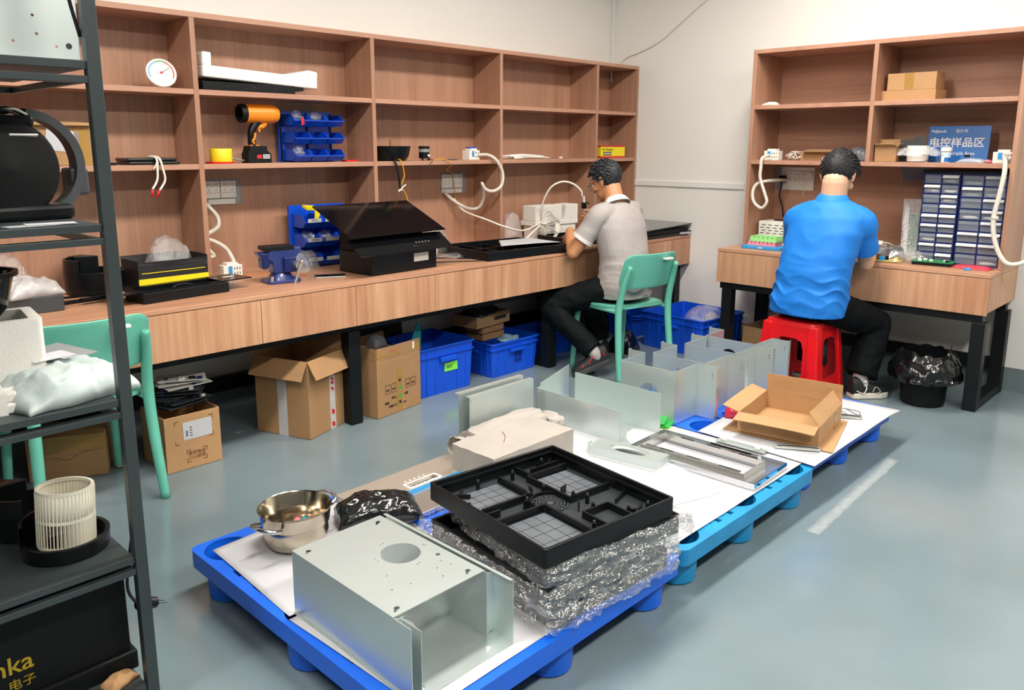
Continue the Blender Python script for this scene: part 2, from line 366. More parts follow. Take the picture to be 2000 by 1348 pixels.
# ================= SHORT DESK AND SHELVES (right wall) =================
g = thing('shelving_unit', 'brown wood-grain open shelving on the short desk against the right wall', 'shelving')
DB = .381; VY = [-1.419, -2.166, -2.913]
MB().box((-.018, VY[2]-T, .75), (-.004, VY[0], ZT)).build('back_panel', 'wood_horiz_y', g)
MB().box((-DB, VY[2]-T, ZT-T), (-.018, VY[0], ZT)).build('top_board', 'wood_edge', g, bevel=.0015)
MB().box((-DB, VY[0]-T, .75), (-.018, VY[0], ZT-T)).build('upright', 'wood_vert', g, bevel=.0015)
MB().box((-DB, VY[2]-T, .75), (-.018, VY[2], ZT-T)).build('upright', 'wood_vert', g, bevel=.0015)
MB().box((-DB, VY[1]-T, ZS3), (-.018, VY[1], ZT-T)).build('upright', 'wood_vert', g, bevel=.0015)
for a, b_ in ((VY[2], VY[1]-T), (VY[1], VY[0]-T)):
    MB().box((-DB+.001, a, ZS2-T), (-.018, b_, ZS2)).build('shelf_board', 'wood_edge', g, bevel=.0015)
MB().box((-DB+.001, VY[2], ZS3-T), (-.018, VY[0]-T, ZS3)).build('shelf_board', 'wood_edge', g, bevel=.0015)
g = thing('desk', 'short brown wood-grain desk with drawers on black steel frame against the right wall', 'desk')
XB = -.591; y0, y1 = -2.935, -1.356
MB().box((XB, y0, .73), (-.004, y1, .75)).build('worktop', 'wood_along_y', g, bevel=.002)
MB().box((XB+.018, y0, .545), (-.02, y1, .7285)).build('carcass', 'wood_drawer', g)
for a, b_ in ((y1, y1-.79), (y1-.79, y0)):
    MB().box((XB, b_+.0015, .531), (XB+.018, a-.0015, .727)).build('drawer_front', 'wood_drawer', g, bevel=.001)
MB().box((XB+.02, y0+.02, .487), (XB+.08, y1-.02, .53)).box((-.1, y0+.02, .487), (-.05, y1-.02, .53)).build('frame_rail', 'black_metal', g)
for y in (y0+.035, y1-.07):
    MB().box((XB+.015, y-.033, 0), (XB+.085, y+.033, .487)).build('leg', 'black_metal', g, bevel=.003)
    MB().box((-.1, y-.033, 0), (-.03, y+.033, .487)).build('leg', 'black_metal', g, bevel=.003)
    MB().box((XB+.085, y-.03, 0), (-.1, y+.03, .05)).build('foot_rail', 'black_metal', g)
MB().box((-.08, y0+.07, .125), (-.045, y1-.1, .2)).build('stretcher', 'black_metal', g)
# ================= PALLETS =================
PZ = .15
def pallet(name, label, x0, x1, y0, y1, m, group):
    t = thing(name, label, 'pallet', ((x0+x1)/2, (y0+y1)/2, 0), group=group)
    w, d = (x1-x0)/2, (y1-y0)/2; R = .075
    cs = [(sx*(w-R-.016) if sx else 0, sy*(d-R-.016) if sy else 0) for sx in (-1, 0, 1) for sy in (-1, 0, 1)]
    holes = [circ(x, y, R, 28) for x, y in cs]
    # lattice slots of the deck between the cups
    for (ax, bx) in ((-w+2*R+.06, -R-.03), (R+.03, w-2*R-.06)):
        for y in (-d+.075, d-.075, 0):
            nn = 4; st = (bx-ax)/nn
            for q in range(nn):
                a = ax+st*q
                holes.append([(a+.008, y-.045), (a+st-.008, y-.045), (a+st/2, y+.04)] if q % 2 else [(a+.008, y+.045), (a+st/2, y-.04), (a+st-.008, y+.045)])
    for (ay, by) in ((-d+2*R+.07, -R-.03), (R+.03, d-2*R-.07)):
        for x in (-w+.075, w-.075, 0):
            nn = 4; st = (by-ay)/nn
            for q in range(nn):
                a = ay+st*q
                holes.append([(x-.045, a+.008), (x+.04, a+st/2), (x-.045, a+st-.008)] if q % 2 else [(x+.045, a+.008), (x+.045, a+st-.008), (x-.04, a+st/2)])
    b = MB().plate(rrect(-w, -d, w, d, .03, 5), holes, .02, Matrix.Translation((0, 0, PZ-.02)))
    b.plate(rrect(-w, -d, w, d, .03, 5), [rrect(-w+.02, -d+.02, w-.02, d-.02, .02, 5)], .035, Matrix.Translation((0, 0, PZ-.055)))
    b.build('deck', m, t)
    for x, y in cs:
        MB().lathe([(R-.003, PZ-.006), (R-.02, .03), (0, .03), (0, 0), (R-.012, 0), (R-.006, .006), (R, PZ-.02)], (x, y, 0), 28).build('foot_cup', m, t, smooth=1)
    return t
P1 = pallet('pallet', 'blue plastic pallet nearest the camera, under the perforated galvanised duct', -4.30, -3.245, -2.79, -1.65, 'blue_pallet', 'plastic pallets on the floor')
P2 = pallet('pallet', 'teal-blue scuffed plastic pallet, middle of the row of three', -3.22, -2.265, -2.785, -1.65, 'teal_pallet', 'plastic pallets on the floor')
P3 = pallet('pallet', 'blue plastic pallet almost hidden by white paper beside the red stool', -2.245, -1.29, -2.74, -1.72, 'blue_pallet', 'plastic pallets on the floor')
# ================= STEEL RACK AT THE LEFT =================
RX, RY, RW = -4.6135, -2.1, .0285; RB = -1.55; RL = -5.75
RZ = [1.58, 1.228, .817, .415, .066]
g = thing('steel_rack', 'dark grey steel rack with five shelves at the left edge', 'rack')
for x, ys in ((RL, (RY, RB-RW)), (RX, (RY,)), (-5.12, (RB-RW,))):
    for y in ys:
        MB().box((x, y, 0), (x+RW, y+RW, 2.1)).build('post', 'rack_metal', g, bevel=.002)
for z in RZ:
    sh = MB().box((RL+RW, RY+.006, z-.018), (RX-.001, RB-.004, z)).build('shelf_panel', 'rack_metal', g, bevel=.0015)
    for y in (RY+.004, RB-.03):
        MB().box((RL+RW, y, z-.047), (RX, y+.03, z-.032)).build('shelf_beam', 'rack_metal', g, bevel=.001)
    MB().box((RX-.016, RY+RW, z-.047), (RX-.002, RB-RW, z-.032)).build('end_beam', 'rack_metal', g)
# motor housing on the second shelf
def scroll(name, label, loc, rz, R, h, m='black_plastic', rot=None, sc=1, wheel=False):
    t = thing(name, label, 'fan housing', loc, rz, rot=rot)
    prof = [(R*.55, .012), (R*.86, .012), (R*.9, h), (R, h), (R*.97, .004), (R*.9, 0), (0, 0), (0, .006), (R*.55, .012)]
    MB().lathe(prof, n=40).build('shell', m, t, smooth=1)
    MB().lathe([(R*.9, h), (R*.9, h+R*.45), (R*.97, h+R*.45), (R*1.0, h)], n=20, a0=-.5, a1=1.9).build('side_wall', m, t, smooth=1)
    MB().plate([(R*.3, -.5*R), (R*1.12, -.5*R), (R*1.12, .1*R), (R*.8, .1*R)], (), h+R*.45).build('outlet', m, t, bevel=.003)
    return t
t = thing('fan_housing', 'large black plastic fan motor housing on the second rack shelf, wires on top', 'fan housing', (-4.74, -1.82, RZ[1]), .1)
M90 = Matrix.Rotation(PI/2, 4, 'X')
MB().lathe([(0, -.10), (.09, -.10), (.115, -.07), (.118, .05), (.10, .09), (0, .10)], (0, 0, .118), 40, M=M90).build('drum', 'black_matte', t, smooth=1)
MB().lathe([(.112, -.022), (.132, -.022), (.132, .022), (.112, .022), (.112, -.022)], (.05, -.02, .125), 28, M=Matrix.Rotation(PI/2, 4, 'X') @ Matrix.Rotation(0, 4, 'Z'), a0=-1.35, a1=1.5).build('strap_band', 'dark_grey', t, smooth=1)
MB().box((.150, -.03, .05), (.195, .03, .118)).build('lug', 'dark_grey', t, bevel=.008)
MB().box((-.11, -.10, 0), (.125, .09, .035)).build('base', 'black_plastic', t, bevel=.01)
MB().cb((-.115, -.13, .13), (.10, .03, .16), rx=-.28, ry=-.25).build('side_cover', 'black_gloss', t, bevel=.012)
MB().box((-.07, -.06, .215), (.07, .05, .24)).build('top_cap', 'black_plastic', t, bevel=.008)
for k, (r_, z, c) in enumerate(((.055, .245, 'cable_black'), (.042, .252, 'cable_black'), (.048, .249, 'cable_white'))):
    MB().tube([(r_*math.cos(a)+.01*k, r_*.8*math.sin(a)-.02, z+.006*math.sin(3*a)) for a in [i*PI*2/9 for i in range(9)]], .003, 6, 4, closed=True).build('wire', c, t, smooth=2)
MB().cb((.03, -.085, .19), (.06, .004, .022), rx=.9).build('label_sticker', 'white', t)
MB().cb((-.09, .0, .26), (.06, .05, .03), rz=.3).build('red_connector', 'red', t, bevel=.006)
def sheet(name, label, cat, c, w, d, rz, m='paper', th=.0008, n=1, group=None):
    b = MB()
    b.plate(rrect(-w/2, -d/2, w/2, d/2, .002, 2), (), th)
    return tagp(b.build(name, m, loc=c, rz=rz), label, cat, group)
sheet('paper_slip', 'white paper slip at the front of the second rack shelf, lower one of two', 'paper', (-4.735, -2.04, RZ[1]+.0003), .12, .045, .15, group='paper slips on the rack')
sheet('paper_slip', 'white paper slip lying across another one on the second rack shelf', 'paper', (-4.70, -2.03, RZ[1]+.0015), .10, .05, -.12, group='paper slips on the rack')
# galvanised panel on the top shelf
t = thing('sheet_metal', 'bent galvanised sheet panel with keyhole standing on the top rack shelf', 'metal panel', (-4.98, -1.9, RZ[0]+.001), .04)
A = frame((0, 0, 0), (1, 0, 0), (0, 0, 1))
hol = [circ(x, z, .0035, 8) for x, z in ((.33, .11), (.335, .07), (.285, .05), (.375, .045), (.29, .14))]+[circ(.402, .048, .0065, 12), ]
MB().plate(rect(0, 0, .425, .44), hol, .0015, A).build('face', 'galv', t)
MB().box((.424, -.0015, 0), (.4255, .05, .44)).build('flange', 'galv', t)
MB().box((.4, -.0004, .028), (.404, .0004, .043)).cyl((.402, -.0008, .048), (.402, -.0018, .048), .007, n=14).build('keyhole', 'ink', t)
MB().box((0, -.03, 0), (.425, -.0015, .0015)).build('foot_flange', 'galv', t)
cab('rack_brace', 'thin black diagonal brace rod beside the rack post at the top', [(-4.645, -2.075, 1.9), (-4.635, -2.075, 1.74), (-4.615, -2.075, 1.63)], .004, 'black_metal', 'brace')
# third shelf
t = thing('foam_box', 'white polystyrene box standing on the third rack shelf', 'box', (-4.82, -1.83, RZ[2]+.045), -.12)
b = MB().plate(rrect(-.12, -.09, .12, .09, .012), [rrect(-.095, -.068, .095, .068, .01)], .14).box((-.1, -.07, 0), (.1, .07, .02))
b.build('body', 'foam', t, bevel=.004)
MB().box((-.1, -.08, -.044), (.1, .08, -.001)).build('base_block', 'foam', t, bevel=.005)
t = thing('fan_cover', 'glossy black curved plastic cover resting in the white polystyrene box', 'cover', (-4.83, -1.82, RZ[2]+.175), .2)
MB().lathe([(0, 0), (.05, 0), (.075, .03), (.095, .11), (.09, .112), (.07, .035), (.045, .008), (0, .008)], n=36).build('bowl', 'black_gloss', t, smooth=1)
MB().lathe([(.095, .108), (.105, .108), (.105, .118), (.095, .118), (.095, .108)], n=36).build('rim', 'black_plastic', t, smooth=1)
tagp(MB().box((-.13, -.08, 0), (.13, .08, .002)).build('sheet_metal', 'grey_plastic', loc=(-4.68, -1.69, RZ[2]+.03), rz=.35, rot=(.05, -.03, .35)), 'thin grey sheet panel under the white tubes on the third rack shelf', 'sheet')
t = thing('tube_bundle', 'bundle of white plastic tubes with elastic band on the third rack shelf', 'tubes', (-4.90, -1.985, RZ[2]), -.1)
for i, (y, z) in enumerate(((-.03, .012), (0, .012), (.03, .012), (-.015, .034), (.015, .034))):
    MB().box((-.16, y-.013, z-.011), (.1+.012*(i % 3), y+.013, z+.011)).build('tube', 'white_plastic', t, bevel=.004)
MB().plate(rect(-.047, -.002, .047, .05), [rect(-.0455, -.0005, .0455, .0475)], .018, frame((.06, 0, 0), (0, 1, 0), (0, 0, 1))).build('band', 'white', t)
# courier bag
def pillow(w, d, h, amp, seed, nx=40, ny=32):
    def top(u, v):
        x = (u-.5)*w; y = (v-.5)*d; e = max(0, (1-abs(2*u-1)**3)*(1-abs(2*v-1)**3))
        q = V((x*14+seed, y*14, seed*2)); rid = (1-2*abs(noise.noise(q)))*.7+(1-2*abs(noise.noise(q*2.3+V((1, 4, 2)))))*.45-.25
        return V((x+amp*.6*noise.noise(q+V((5, 5, 5))), y+amp*.6*noise.noise(q+V((8, 2, 1))), h*e**.6+amp*rid*e**.3))
    def bot(u, v):
        p = top(u, v); return V((p.x, p.y, max(0.0, min(.002, p.z))))
    return top, bot
def bag(name, label, cat, loc, rz, w, d, h, amp, m, seed=1, group=None, extra=None, nx=40, ny=32, rot=None):
    t_, b_ = pillow(w, d, h, amp, seed)
    b = MB().grid(t_, nx, ny).grid(b_, nx, ny)
    o = b.build(name, m, loc=loc, rz=rz, smooth=2, weld=True, rot=rot)
    return tagp(o, label, cat, group)
o = bag('courier_bag', 'crumpled pale plastic courier bag hanging over the third rack shelf front', 'bag', (-4.695, -1.94, RZ[2]+.002), .22, .28, .25, .065, .019, mat('mailer', 'bccac9', .38, var=.04, bump=.35, bscale=16), 3)
sheet('address_label', 'white printed address label on the pale courier bag', 'label', (-4.70, -1.90, RZ[2]+.083), .10, .07, .2)
cab('rack_cable', 'short black cable lying beside the courier bag on the third rack shelf', [(-4.93, -2.0, RZ[2]+.006), (-4.86, -2.01, RZ[2]+.008), (-4.80, -2.0, RZ[2]+.006)], .005, 'cable_black')
# fourth shelf
scroll('fan_housing', 'black round fan housing behind the white blower wheel on the fourth rack shelf', (-4.74, -1.745, RZ[3]), 2.4, .1, .07)
scroll('fan_housing', 'black open fan housing holding the white blower wheel', (-4.715, -1.93, RZ[3]), 1.2, .1, .04)
t = thing('blower_wheel', 'white slotted blower wheel sitting in a black housing on the rack', 'blower wheel', (-4.712, -1.925, RZ[3]+.014), .3, rot=(0, .07, .3))
R = .062; Hh = .145
for z in (0, .068, Hh-.006):
    MB().lathe([(R-.004, z), (R+.003, z), (R+.003, z+.008), (R-.004, z+.008), (R-.004, z)], n=40).build('ring', mat('nylon', 'e9e4d2', .4, var=.03), t, smooth=1)
b = MB()
for i in range(48):
    a = 2*PI*i/48
    b.cb((R*math.cos(a), R*math.sin(a), Hh/2), (.009, .0022, Hh-.008), rz=a+.6)
b.build('blades', 'nylon', t)
MB().lathe([(R+.0015, .072), (R+.0025, .11), (R+.0015, Hh-.004)], n=40).build('frosted_band', 'nylon', t, smooth=1, solid=.001)
MB().lathe([(0, .068), (.058, .068), (.058, .071), (0, .071)], n=32).build('hub_disc', 'nylon', t)
# bottom shelf
t = thing('instrument_case', 'black sheet-metal case with gold lettering on the lowest rack shelf', 'case', (-4.60, -2.0, RZ[4]))
MB().box((-.55, 0, .05), (-.012, .28, .265)).build('body', 'black_matte', t, bevel=.003)
MB().box((-.56, -.012, 0), (0, .29, .05)).build('base_tray', 'black_metal', t, bevel=.004)
MB().box((-.56, -.004, .265), (-.008, .285, .295)).build('lid', 'black_metal', t, bevel=.008)
mat('gold', 'c9a52e', .35, var=.02, metal=.6)
text('nka', .062, 'gold', frame((-.275, -.0012, .135), (1, 0, 0), (0, 0, 1)), t, bold=.0006)
text('电子', .03, 'gold', frame((-.26, -.0012, .085), (1, 0, 0), (0, 0, 1)), t)
t = thing('fan_grille', 'black round fan grille at the front of the lowest rack shelf', 'fan grille', (-4.80, -2.055, RZ[4]))
MB().lathe([(.04, 0), (.05, 0), (.05, .018), (.04, .018), (.04, 0)], n=32).build('ring', 'black_plastic', t, smooth=1)
b = MB()
for i in range(12): b.cb((.022*math.cos(PI*i/6), .022*math.sin(PI*i/6), .009), (.04, .003, .008), rz=PI*i/6)
b.build('spokes', 'dark_grey', t)
bag('paper_scrap', 'crumpled brown paper scrap at the end of the lowest rack shelf', 'paper', (-4.66, -2.045, RZ[4]+.001), .3, .09, .05, .02, .012, 'card_light', 9, nx=22, ny=16)
t = thing('power_plug', 'black power plug with steel pins hanging behind the rack post', 'plug', (-4.583, -2.04, .25))
MB().cyl((-.018, 0, .012), (.03, 0, -.008), .017, .014, 12).build('plug_body', 'black_plastic', t, bevel=.003)
for dz in (-.008, .008): MB().cb((.042, dz, -.013), (.022, .004, .004), ry=.4).build('pin', 'chrome', t)
MB().tube([(-.018, 0, .012), (-.03, .02, .06), (.0, .03, .2), (.02, .03, .3), (.01, .03, .36), (-.025, .03, .37)], .004, 8).build('cord', 'cable_black', t, smooth=2)
# ================= THINGS ON THE PALLETS =================
Q = PZ
def spread(name, label, pts, z, m='paper', nx=24, ny=16, amp=.002, seed=0, droop=None, th=.0006):
    a, b, c, d = [V((*p, 0)) for p in pts]
    def fn(u, v):
        p = (a*(1-u)+b*u)*(1-v)+(d*(1-u)+c*u)*v
        zz = z+.0012+amp*(1+noise.noise(V((p.x*4+seed, p.y*4, seed))))
        if droop: zz += droop(p)
        return V((p.x, p.y, zz))
    o = MB().grid(fn, nx, ny, th).build(name, m, smooth=2)
    return tagp(o, label, 'paper' if m == 'paper' else 'plastic sheet')
spread('paper_sheet', 'white paper sheet under the steel pot on the nearest pallet', [(-4.255, -1.72), (-3.65, -1.68), (-3.72, -2.23), (-4.275, -2.212)], Q)
spread('paper_sheet', 'white paper strip under the perforated galvanised duct and the tray stack', [(-4.283, -2.225), (-3.26, -2.235), (-3.235, -2.755), (-4.255, -2.765)], Q, seed=2)
spread('paper_sheet', 'white paper sheet covering the teal pallet under the stainless frame', [(-3.66, -1.67), (-2.28, -1.67), (-2.26, -2.735), (-3.235, -2.74)], Q+.003, seed=3)
spread('paper_sheet', 'large white paper sheet under the open carton, overhanging the last pallet', [(-2.262, -2.25), (-1.33, -2.20), (-1.285, -2.782), (-2.285, -2.79)], Q+.007, seed=5, amp=.003, droop=lambda p: -.02*max(0, (p.x+1.42)/.13)*.6)
def keyhole(x, y, r=.0075, d=(0, -1), L=.018, w=.0032):
    n = 12; a = math.atan2(d[1], d[0]); o = []
    s = math.asin(w/r)
    for i in range(n+1):
        t = a+s+(2*PI-2*s)*i/n; o.append((x+r*math.cos(t), y+r*math.sin(t)))
    px, py = -d[1], d[0]
    o += [(x+d[0]*L-px*w, y+d[1]*L-py*w), (x+d[0]*L+px*w, y+d[1]*L+py*w)]
    return o
# perforated duct
t = thing('galvanised_duct', 'galvanised steel duct box with round hole in its top, nearest the camera', 'duct', (-4.256, -2.715, Q+.006))
Lx, Ly, Hz = .292, .505, .182
holes = [circ(.196, .287, .054, 40)]+[keyhole(x, y, d=(-.8, -.6)) for x, y in ((.03, .47), (.262, .475), (.262, .095), (.03, .09))]
holes += [circ(x, y, .0028, 6) for x, y in ((.13, .31), (.128, .295), (.185, .36), (.195, .362), (.268, .28), (.27, .273), (.19, .21), (.20, .213), (.245, .18), (.252, .15), (.215, .16), (.2, .12), (.12, .15), (.1, .22), (.07, .16))]+[circ(.262, .212, .007, 12)]
MB().plate(rect(0, .065, Lx, Ly), holes, .0018, Matrix.Translation((0, 0, Hz-.0018))).build('top_plate', 'galv', t)
MB().box((0, .0, 0), (.0018, Ly, Hz-.0018)).box((.0018, .055, .002), (.022, .0568, Hz-.003)).box((.022, -.008, .002), (.0238, .0568, Hz-.012)).build('left_wall', 'galv', t)
MB().box((Lx-.0018, .055, 0), (Lx, Ly, Hz-.002)).box((Lx, .06, 0), (Lx+.026, .0618, Hz-.01)).build('right_wall', 'galv', t)
MB().box((Lx+.026, -.012, 0), (Lx+.0278, Ly+.006, Hz-.004)).box((Lx+.016, -.012, Hz-.006), (Lx+.0278, Ly+.006, Hz-.004)).box((Lx, .06, .002), (Lx+.026, Ly, .004)).build('outer_flange', 'galv', t)
MB().plate(rect(-.004, -.012, Lx+.027, Ly), [keyhole(.262, .02, d=(-.8, -.6)), keyhole(.045, .02, d=(-.8, -.6)), circ(.15, .25, .05, 30)], .0018, Matrix.Translation((0, 0, -.0018))).build('bottom_plate', 'galv', t)
# steel pot
t = thing('cooking_pot', 'stainless steel cooking pot with two handles on white paper', 'pot', (-4.045, -1.87, Q+.005), .25)
MB().lathe([(0, .001), (.07, .001), (.09, .012), (.102, .045), (.1, .075), (.106, .08), (.112, .123), (.116, .127), (.113, .130), (.109, .125), (.102, .082), (.097, .075), (.098, .045), (.086, .016), (.068, .006), (0, .006)], n=48).build('body', mat('pot_steel', 'bdb2a0', .16, metal=1, var=.1, scale=20), t, smooth=1)
for s in (1, -1):
    MB().tube([(s*x, y, z) for x, y, z in ((.104, -.045, .095), (.135, -.045, .105), (.152, -.02, .112), (.152, .02, .112), (.135, .045, .105), (.104, .045, .095))], .0065, 10).build('handle', 'chrome', t, smooth=2)
    b = MB()
MB().lathe([(0, .02), (.088, .02)], n=32).build('murky_water', mat('broth', '8c8068', .1, var=.12), t, smooth=2)
for x, y, m, nm, lb in ((.045, .07, 'pink', 'pot_blob', 'pink blob at the back of the steel pot'), (.06, .045, 'pink', 'pot_blob', 'small pink blob at the right inside the steel pot'), (.065, .06, 'teal_blob', 'pot_blob', 'teal blob between the pink blobs in the steel pot'), (-.01, -.07, 'teal_blob', 'pot_blob', 'teal blob at the front inside the steel pot')):
    if m not in MATS: mat(m, '1f9a9a', .5)
    tagp(MB().ell((0, 0, 0), (.012, .01, .014), nz=.3, nsc=3).build(nm, m, loc=(-4.045+x, -1.87+y, Q+.036), smooth=1), lb, 'scrap')  # small pink and teal blobs set inside the pot
# black trays
def tray_shell(t, hw, hd, h, detail=True):
    MB().plate(rrect(-hw, -hd, hw, hd, .008, 3), [rrect(-hw+.009, -hd+.009, hw-.009, hd-.009, .005, 3)], h).build('rim_wall', 'black_plastic', t, bevel=.0015)
    MB().plate(rect(-hw+.009, -hd+.009, hw-.009, hd-.009), [circ(.01, .005, .056, 32)] if detail else (), .004).build('floor_plate', 'tray_floor', t)
mat('tray_floor', '2b3033', .3, var=.12)
mat('tray_film', '5d6268', .22, var=.2, scale=6, bump=.12, bscale=14)
t = thing('black_tray', 'topmost black plastic tray with round fan grille, open and unwrapped on the stack', 'tray', (-3.585, -2.535, .345), math.radians(-7))
tray_shell(t, .25, .266, .055)
# local axes: x to the right along far edge, y away
MB().plate(rect(-.241, -.257, .241, .257), [rect(-.232, -.248, .232, .248)], .006, Matrix.Translation((0, 0, .034))).build('inner_ledge', 'black_plastic', t)
b = MB()
for i in range(5): b.lathe([(.012+i*.010, .004), (.0145+i*.010, .004), (.0145+i*.010, .008), (.012+i*.010, .008), (.012+i*.010, .004)], (.01, .005, 0), 32)
for i in range(16): b.cb((.01+.034*math.cos(PI*i/8), .005+.034*math.sin(PI*i/8), .006), (.048, .0022, .004), rz=PI*i/8)
b.lathe([(0, .008), (.014, .008), (.014, .004), (0, .004)], (.01, .005, 0), 20)
b.build('fan_grille', 'dark_grey', t)
MB().lathe([(.056, .004), (.062, .004), (.062, .018), (.056, .018), (.056, .004)], (.01, .005, 0), 32, a0=-.3, a1=3.9).build('fan_collar', 'black_plastic', t, smooth=1)
for (x0, y0, x1, y1) in ((-.215, -.22, -.045, -.03), (.07, -.02, .215, .16), (-.19, .075, -.03, .215)):
    f_ = MB().box((x0, y0, .0042), (x1, y1, .006)).build('film_panel', 'tray_film', t)
    bb = MB(); nn = 3
    for i in range(1, nn+1):
        x = x0+(x1-x0)*i/(nn+1); bb.box((x-.0006, y0, .006), (x+.0006, y1, .0066))
        y = y0+(y1-y0)*i/(nn+1); bb.box((x0, y-.0006, .006), (x1, y+.0006, .0066))
    bb.build('grid_lines', 'black_matte', f_)
for (x0, y0, x1, y1) in ((-.225, -.235, -.038, -.228), (-.225, -.022, -.038, -.012), (-.038, -.235, -.03, -.012), (.055, -.03, .062, .17), (.062, .165, .225, .175), (.062, -.03, .225, -.022), (-.2, .06, -.02, .07), (-.02, .06, -.012, .225), (-.232, .12, -.2, .128), (.07, .18, .078, .245), (.1, .2, .22, .206), (-.232, .03, -.16, .038), (-.24, -.05, -.2, -.044), (.02, -.24, .026, -.12), (.026, -.125, .12, -.119), (.12, -.24, .126, -.119)):
    MB().box((x0, y0, .004), (x1, y1, .026)).build('rib', 'black_plastic', t)
for (x, y, a) in ((.19, .225, .5), (.19, .225, -.5), (-.19, .20, .6), (-.19, .2, -.6), (.17, -.2, .5), (.17, -.2, -.5), (-.03, -.235, .2), (.2, -.1, .4)):
    MB().cb((x, y, .012), (.075, .005, .016), rz=a).build('brace', 'black_plastic', t)
for (x, y) in ((.1, -.06), (.075, -.11), (.14, -.19), (.2, -.21), (-.01, -.2), (.04, .07), (-.03, .06), (-.1, .22), (.03, .21), (.08, -.02), (-.06, .03), (.17, .23), (-.2, -.24)):
    p_ = MB().cyl((x, y, .004), (x, y, .030), .007, .006, 12).build('post', 'black_plastic', t)
    MB().cyl((x, y, .030), (x, y, .037), .0035, .0035, 8).build('screw', 'dark_grey', p_)
for (x, y, a) in ((.085, .03, .3), (.0, .085, 1.2), (-.07, .02, .2), (.05, -.075, .9)):
    MB().cb((x, y, .018), (.03, .003, .03), rz=a).build('tab', 'black_plastic', t)
def bag_skirt(t, hw, hd, h, seed, amp=.012, out=.012):
    peri = [(-hw-out, -hd-out), (hw+out, -hd-out), (hw+out, hd+out), (-hw-out, hd+out)]
    def fn(u, v):
        s = u*4; i = min(int(s), 3); f_ = s-i
        a, b_ = V(peri[i]), V(peri[(i+1) % 4]); p = a+(b_-a)*f_
        n_ = V((p.x, p.y, 0)).normalized()
        q = V((p.x*17+seed, p.y*17, v*3+seed)); rr = 1-2*abs(noise.noise(q)); r3 = noise.noise(q*2.1)
        k = amp*(rr*.9+.5*r3)*(1.1-.3*v)+.008*math.sin(v*PI)+.007*(1-2*abs(noise.noise(V((p.x*46+seed, p.y*46, v*2.2)))))
        return V((p.x+n_.x*k, p.y+n_.y*k, -.004+(h+.01)*v+.006*noise.noise(q*.7)))
    return MB().grid(fn, 320, 12).build('plastic_bag', 'bag_film', t, smooth=1, weld=True)
film_mat('bag_film', 'e8ecf2', .30, .03, .06, 1.0, 22)
for i, (cx, cy, z, rz, lab, am) in enumerate(((-3.565, -2.522, Q+.007, -4, 'black plastic tray wrapped in clear film, lowest of the stack', .016), (-3.575, -2.52, Q+.070, -5, 'black plastic tray wrapped in clear film, second from the bottom of the stack', .015), (-3.535, -2.535, Q+.133, -11, 'black plastic tray wrapped in clear film, directly under the open top tray', .013))):
    t = thing('black_tray', lab, 'tray', (cx, cy, z), math.radians(rz), group=None)
    tray_shell(t, .245, .26, .058, False)
    bag_skirt(t, .247, .262, .06, i*3+1, am)
# stainless hood panel with blue film line
t = thing('control_plate', 'flat brushed stainless hood panel with button cutout and blue film strip', 'panel', (-3.50, -1.80, Q+.006), math.radians(1))
MB().plate(rect(-.285, -.06, .29, .105), [rrect(-.065, -.048, .085, -.008, .005)], .022).build('front_plate', 'brushed', t, bevel=.002)
MB().box((-.3, -.22, 0), (.29, -.068, .016)).build('rear_plate', 'steel', t, bevel=.002)
for y in (-.064, -.073): MB().box((-.29, y-.003, .016), (.29, y+.002, .0245)).build('blue_film_strip', 'blue_light', t)
MB().plate(rrect(-.068, -.051, .088, -.005, .006), [rrect(-.06, -.044, .08, -.012, .005)], .003, Matrix.Translation((0, 0, .022))).box((-.06, -.044, .004), (.08, -.012, .008)).build('button_bezel', 'white_plastic', t)
for i in range(5): MB().cyl((-.048+i*.02, -.03, .008), (-.048+i*.02, -.03, .016), .006, n=12).build('button_hole', 'black_matte', t)
for i in range(5): MB().cyl((-.04+i*.022, .012, .022), (-.04+i*.022, .012, .0232), .004, n=10).build('icon', 'white', t)
b_ = bag('black_plastic_bag', 'crumpled black plastic bag behind the perforated duct', 'bag', (-3.77, -1.93, Q+.03), -.5, .28, .17, .06, .02, 'black_bag', 4)
# kraft parcels
def parcel(name, label, x0, x1, y0, y1, z0, z1, seed, amp=.004, m='kraft', rz=0, lump=0):
    cx, cy = (x0+x1)/2, (y0+y1)/2
    b = MB(); bm = b.bm
    bmesh.ops.create_cube(bm, size=1); bmesh.ops.subdivide_edges(bm, edges=bm.edges[:], cuts=9, use_grid_fill=True)
    for v in bm.verts:
        p = v.co.copy(); r = V((p.x*(x1-x0), p.y*(y1-y0), p.z*(z1-z0)))
        if lump:
            e = V((p.x*2, p.y*2, p.z*2)); k = (1-.28*(e.y**2)*(e.z**2)-.18*abs(e.x)**3*(e.z**2)); r = V((r.x, r.y*k, r.z*k))
        q = r*16+V((seed, seed*2, 1)); d = 1-2*abs(noise.noise(q)); r += V((noise.noise(q+V((3, 3, 3))), noise.noise(q+V((7, 1, 3))), d))*amp
        r.z = max(r.z, -(z1-z0)/2)
        v.co = r+V((0, 0, (z1-z0)/2))
    return b.build(name, m, smooth=1, loc=(cx, cy, z0), rz=rz)
t = thing('kraft_parcel', 'grey kraft paper parcel with flat top behind the black tray stack', 'parcel', (-3.11, -1.935, Q+.008))
o = parcel('wrapping', '', -.225, .225, -.115, .115, 0, .122, 2, .003); o.parent = t
MB().prism([(0, 0), (.10, 0), (.0, .075)], 0, .002, frame((-.233, -.118, .035), (0, 1, 0.1), (-.25, .1, 1))).build('end_fold', 'kraft', t)
MB().tube([(-.08, -.02, .1245), (-.03, .02, .126), (.0, .07, .1245)], .0012, 5).build('crease', 'ink_brown', t)
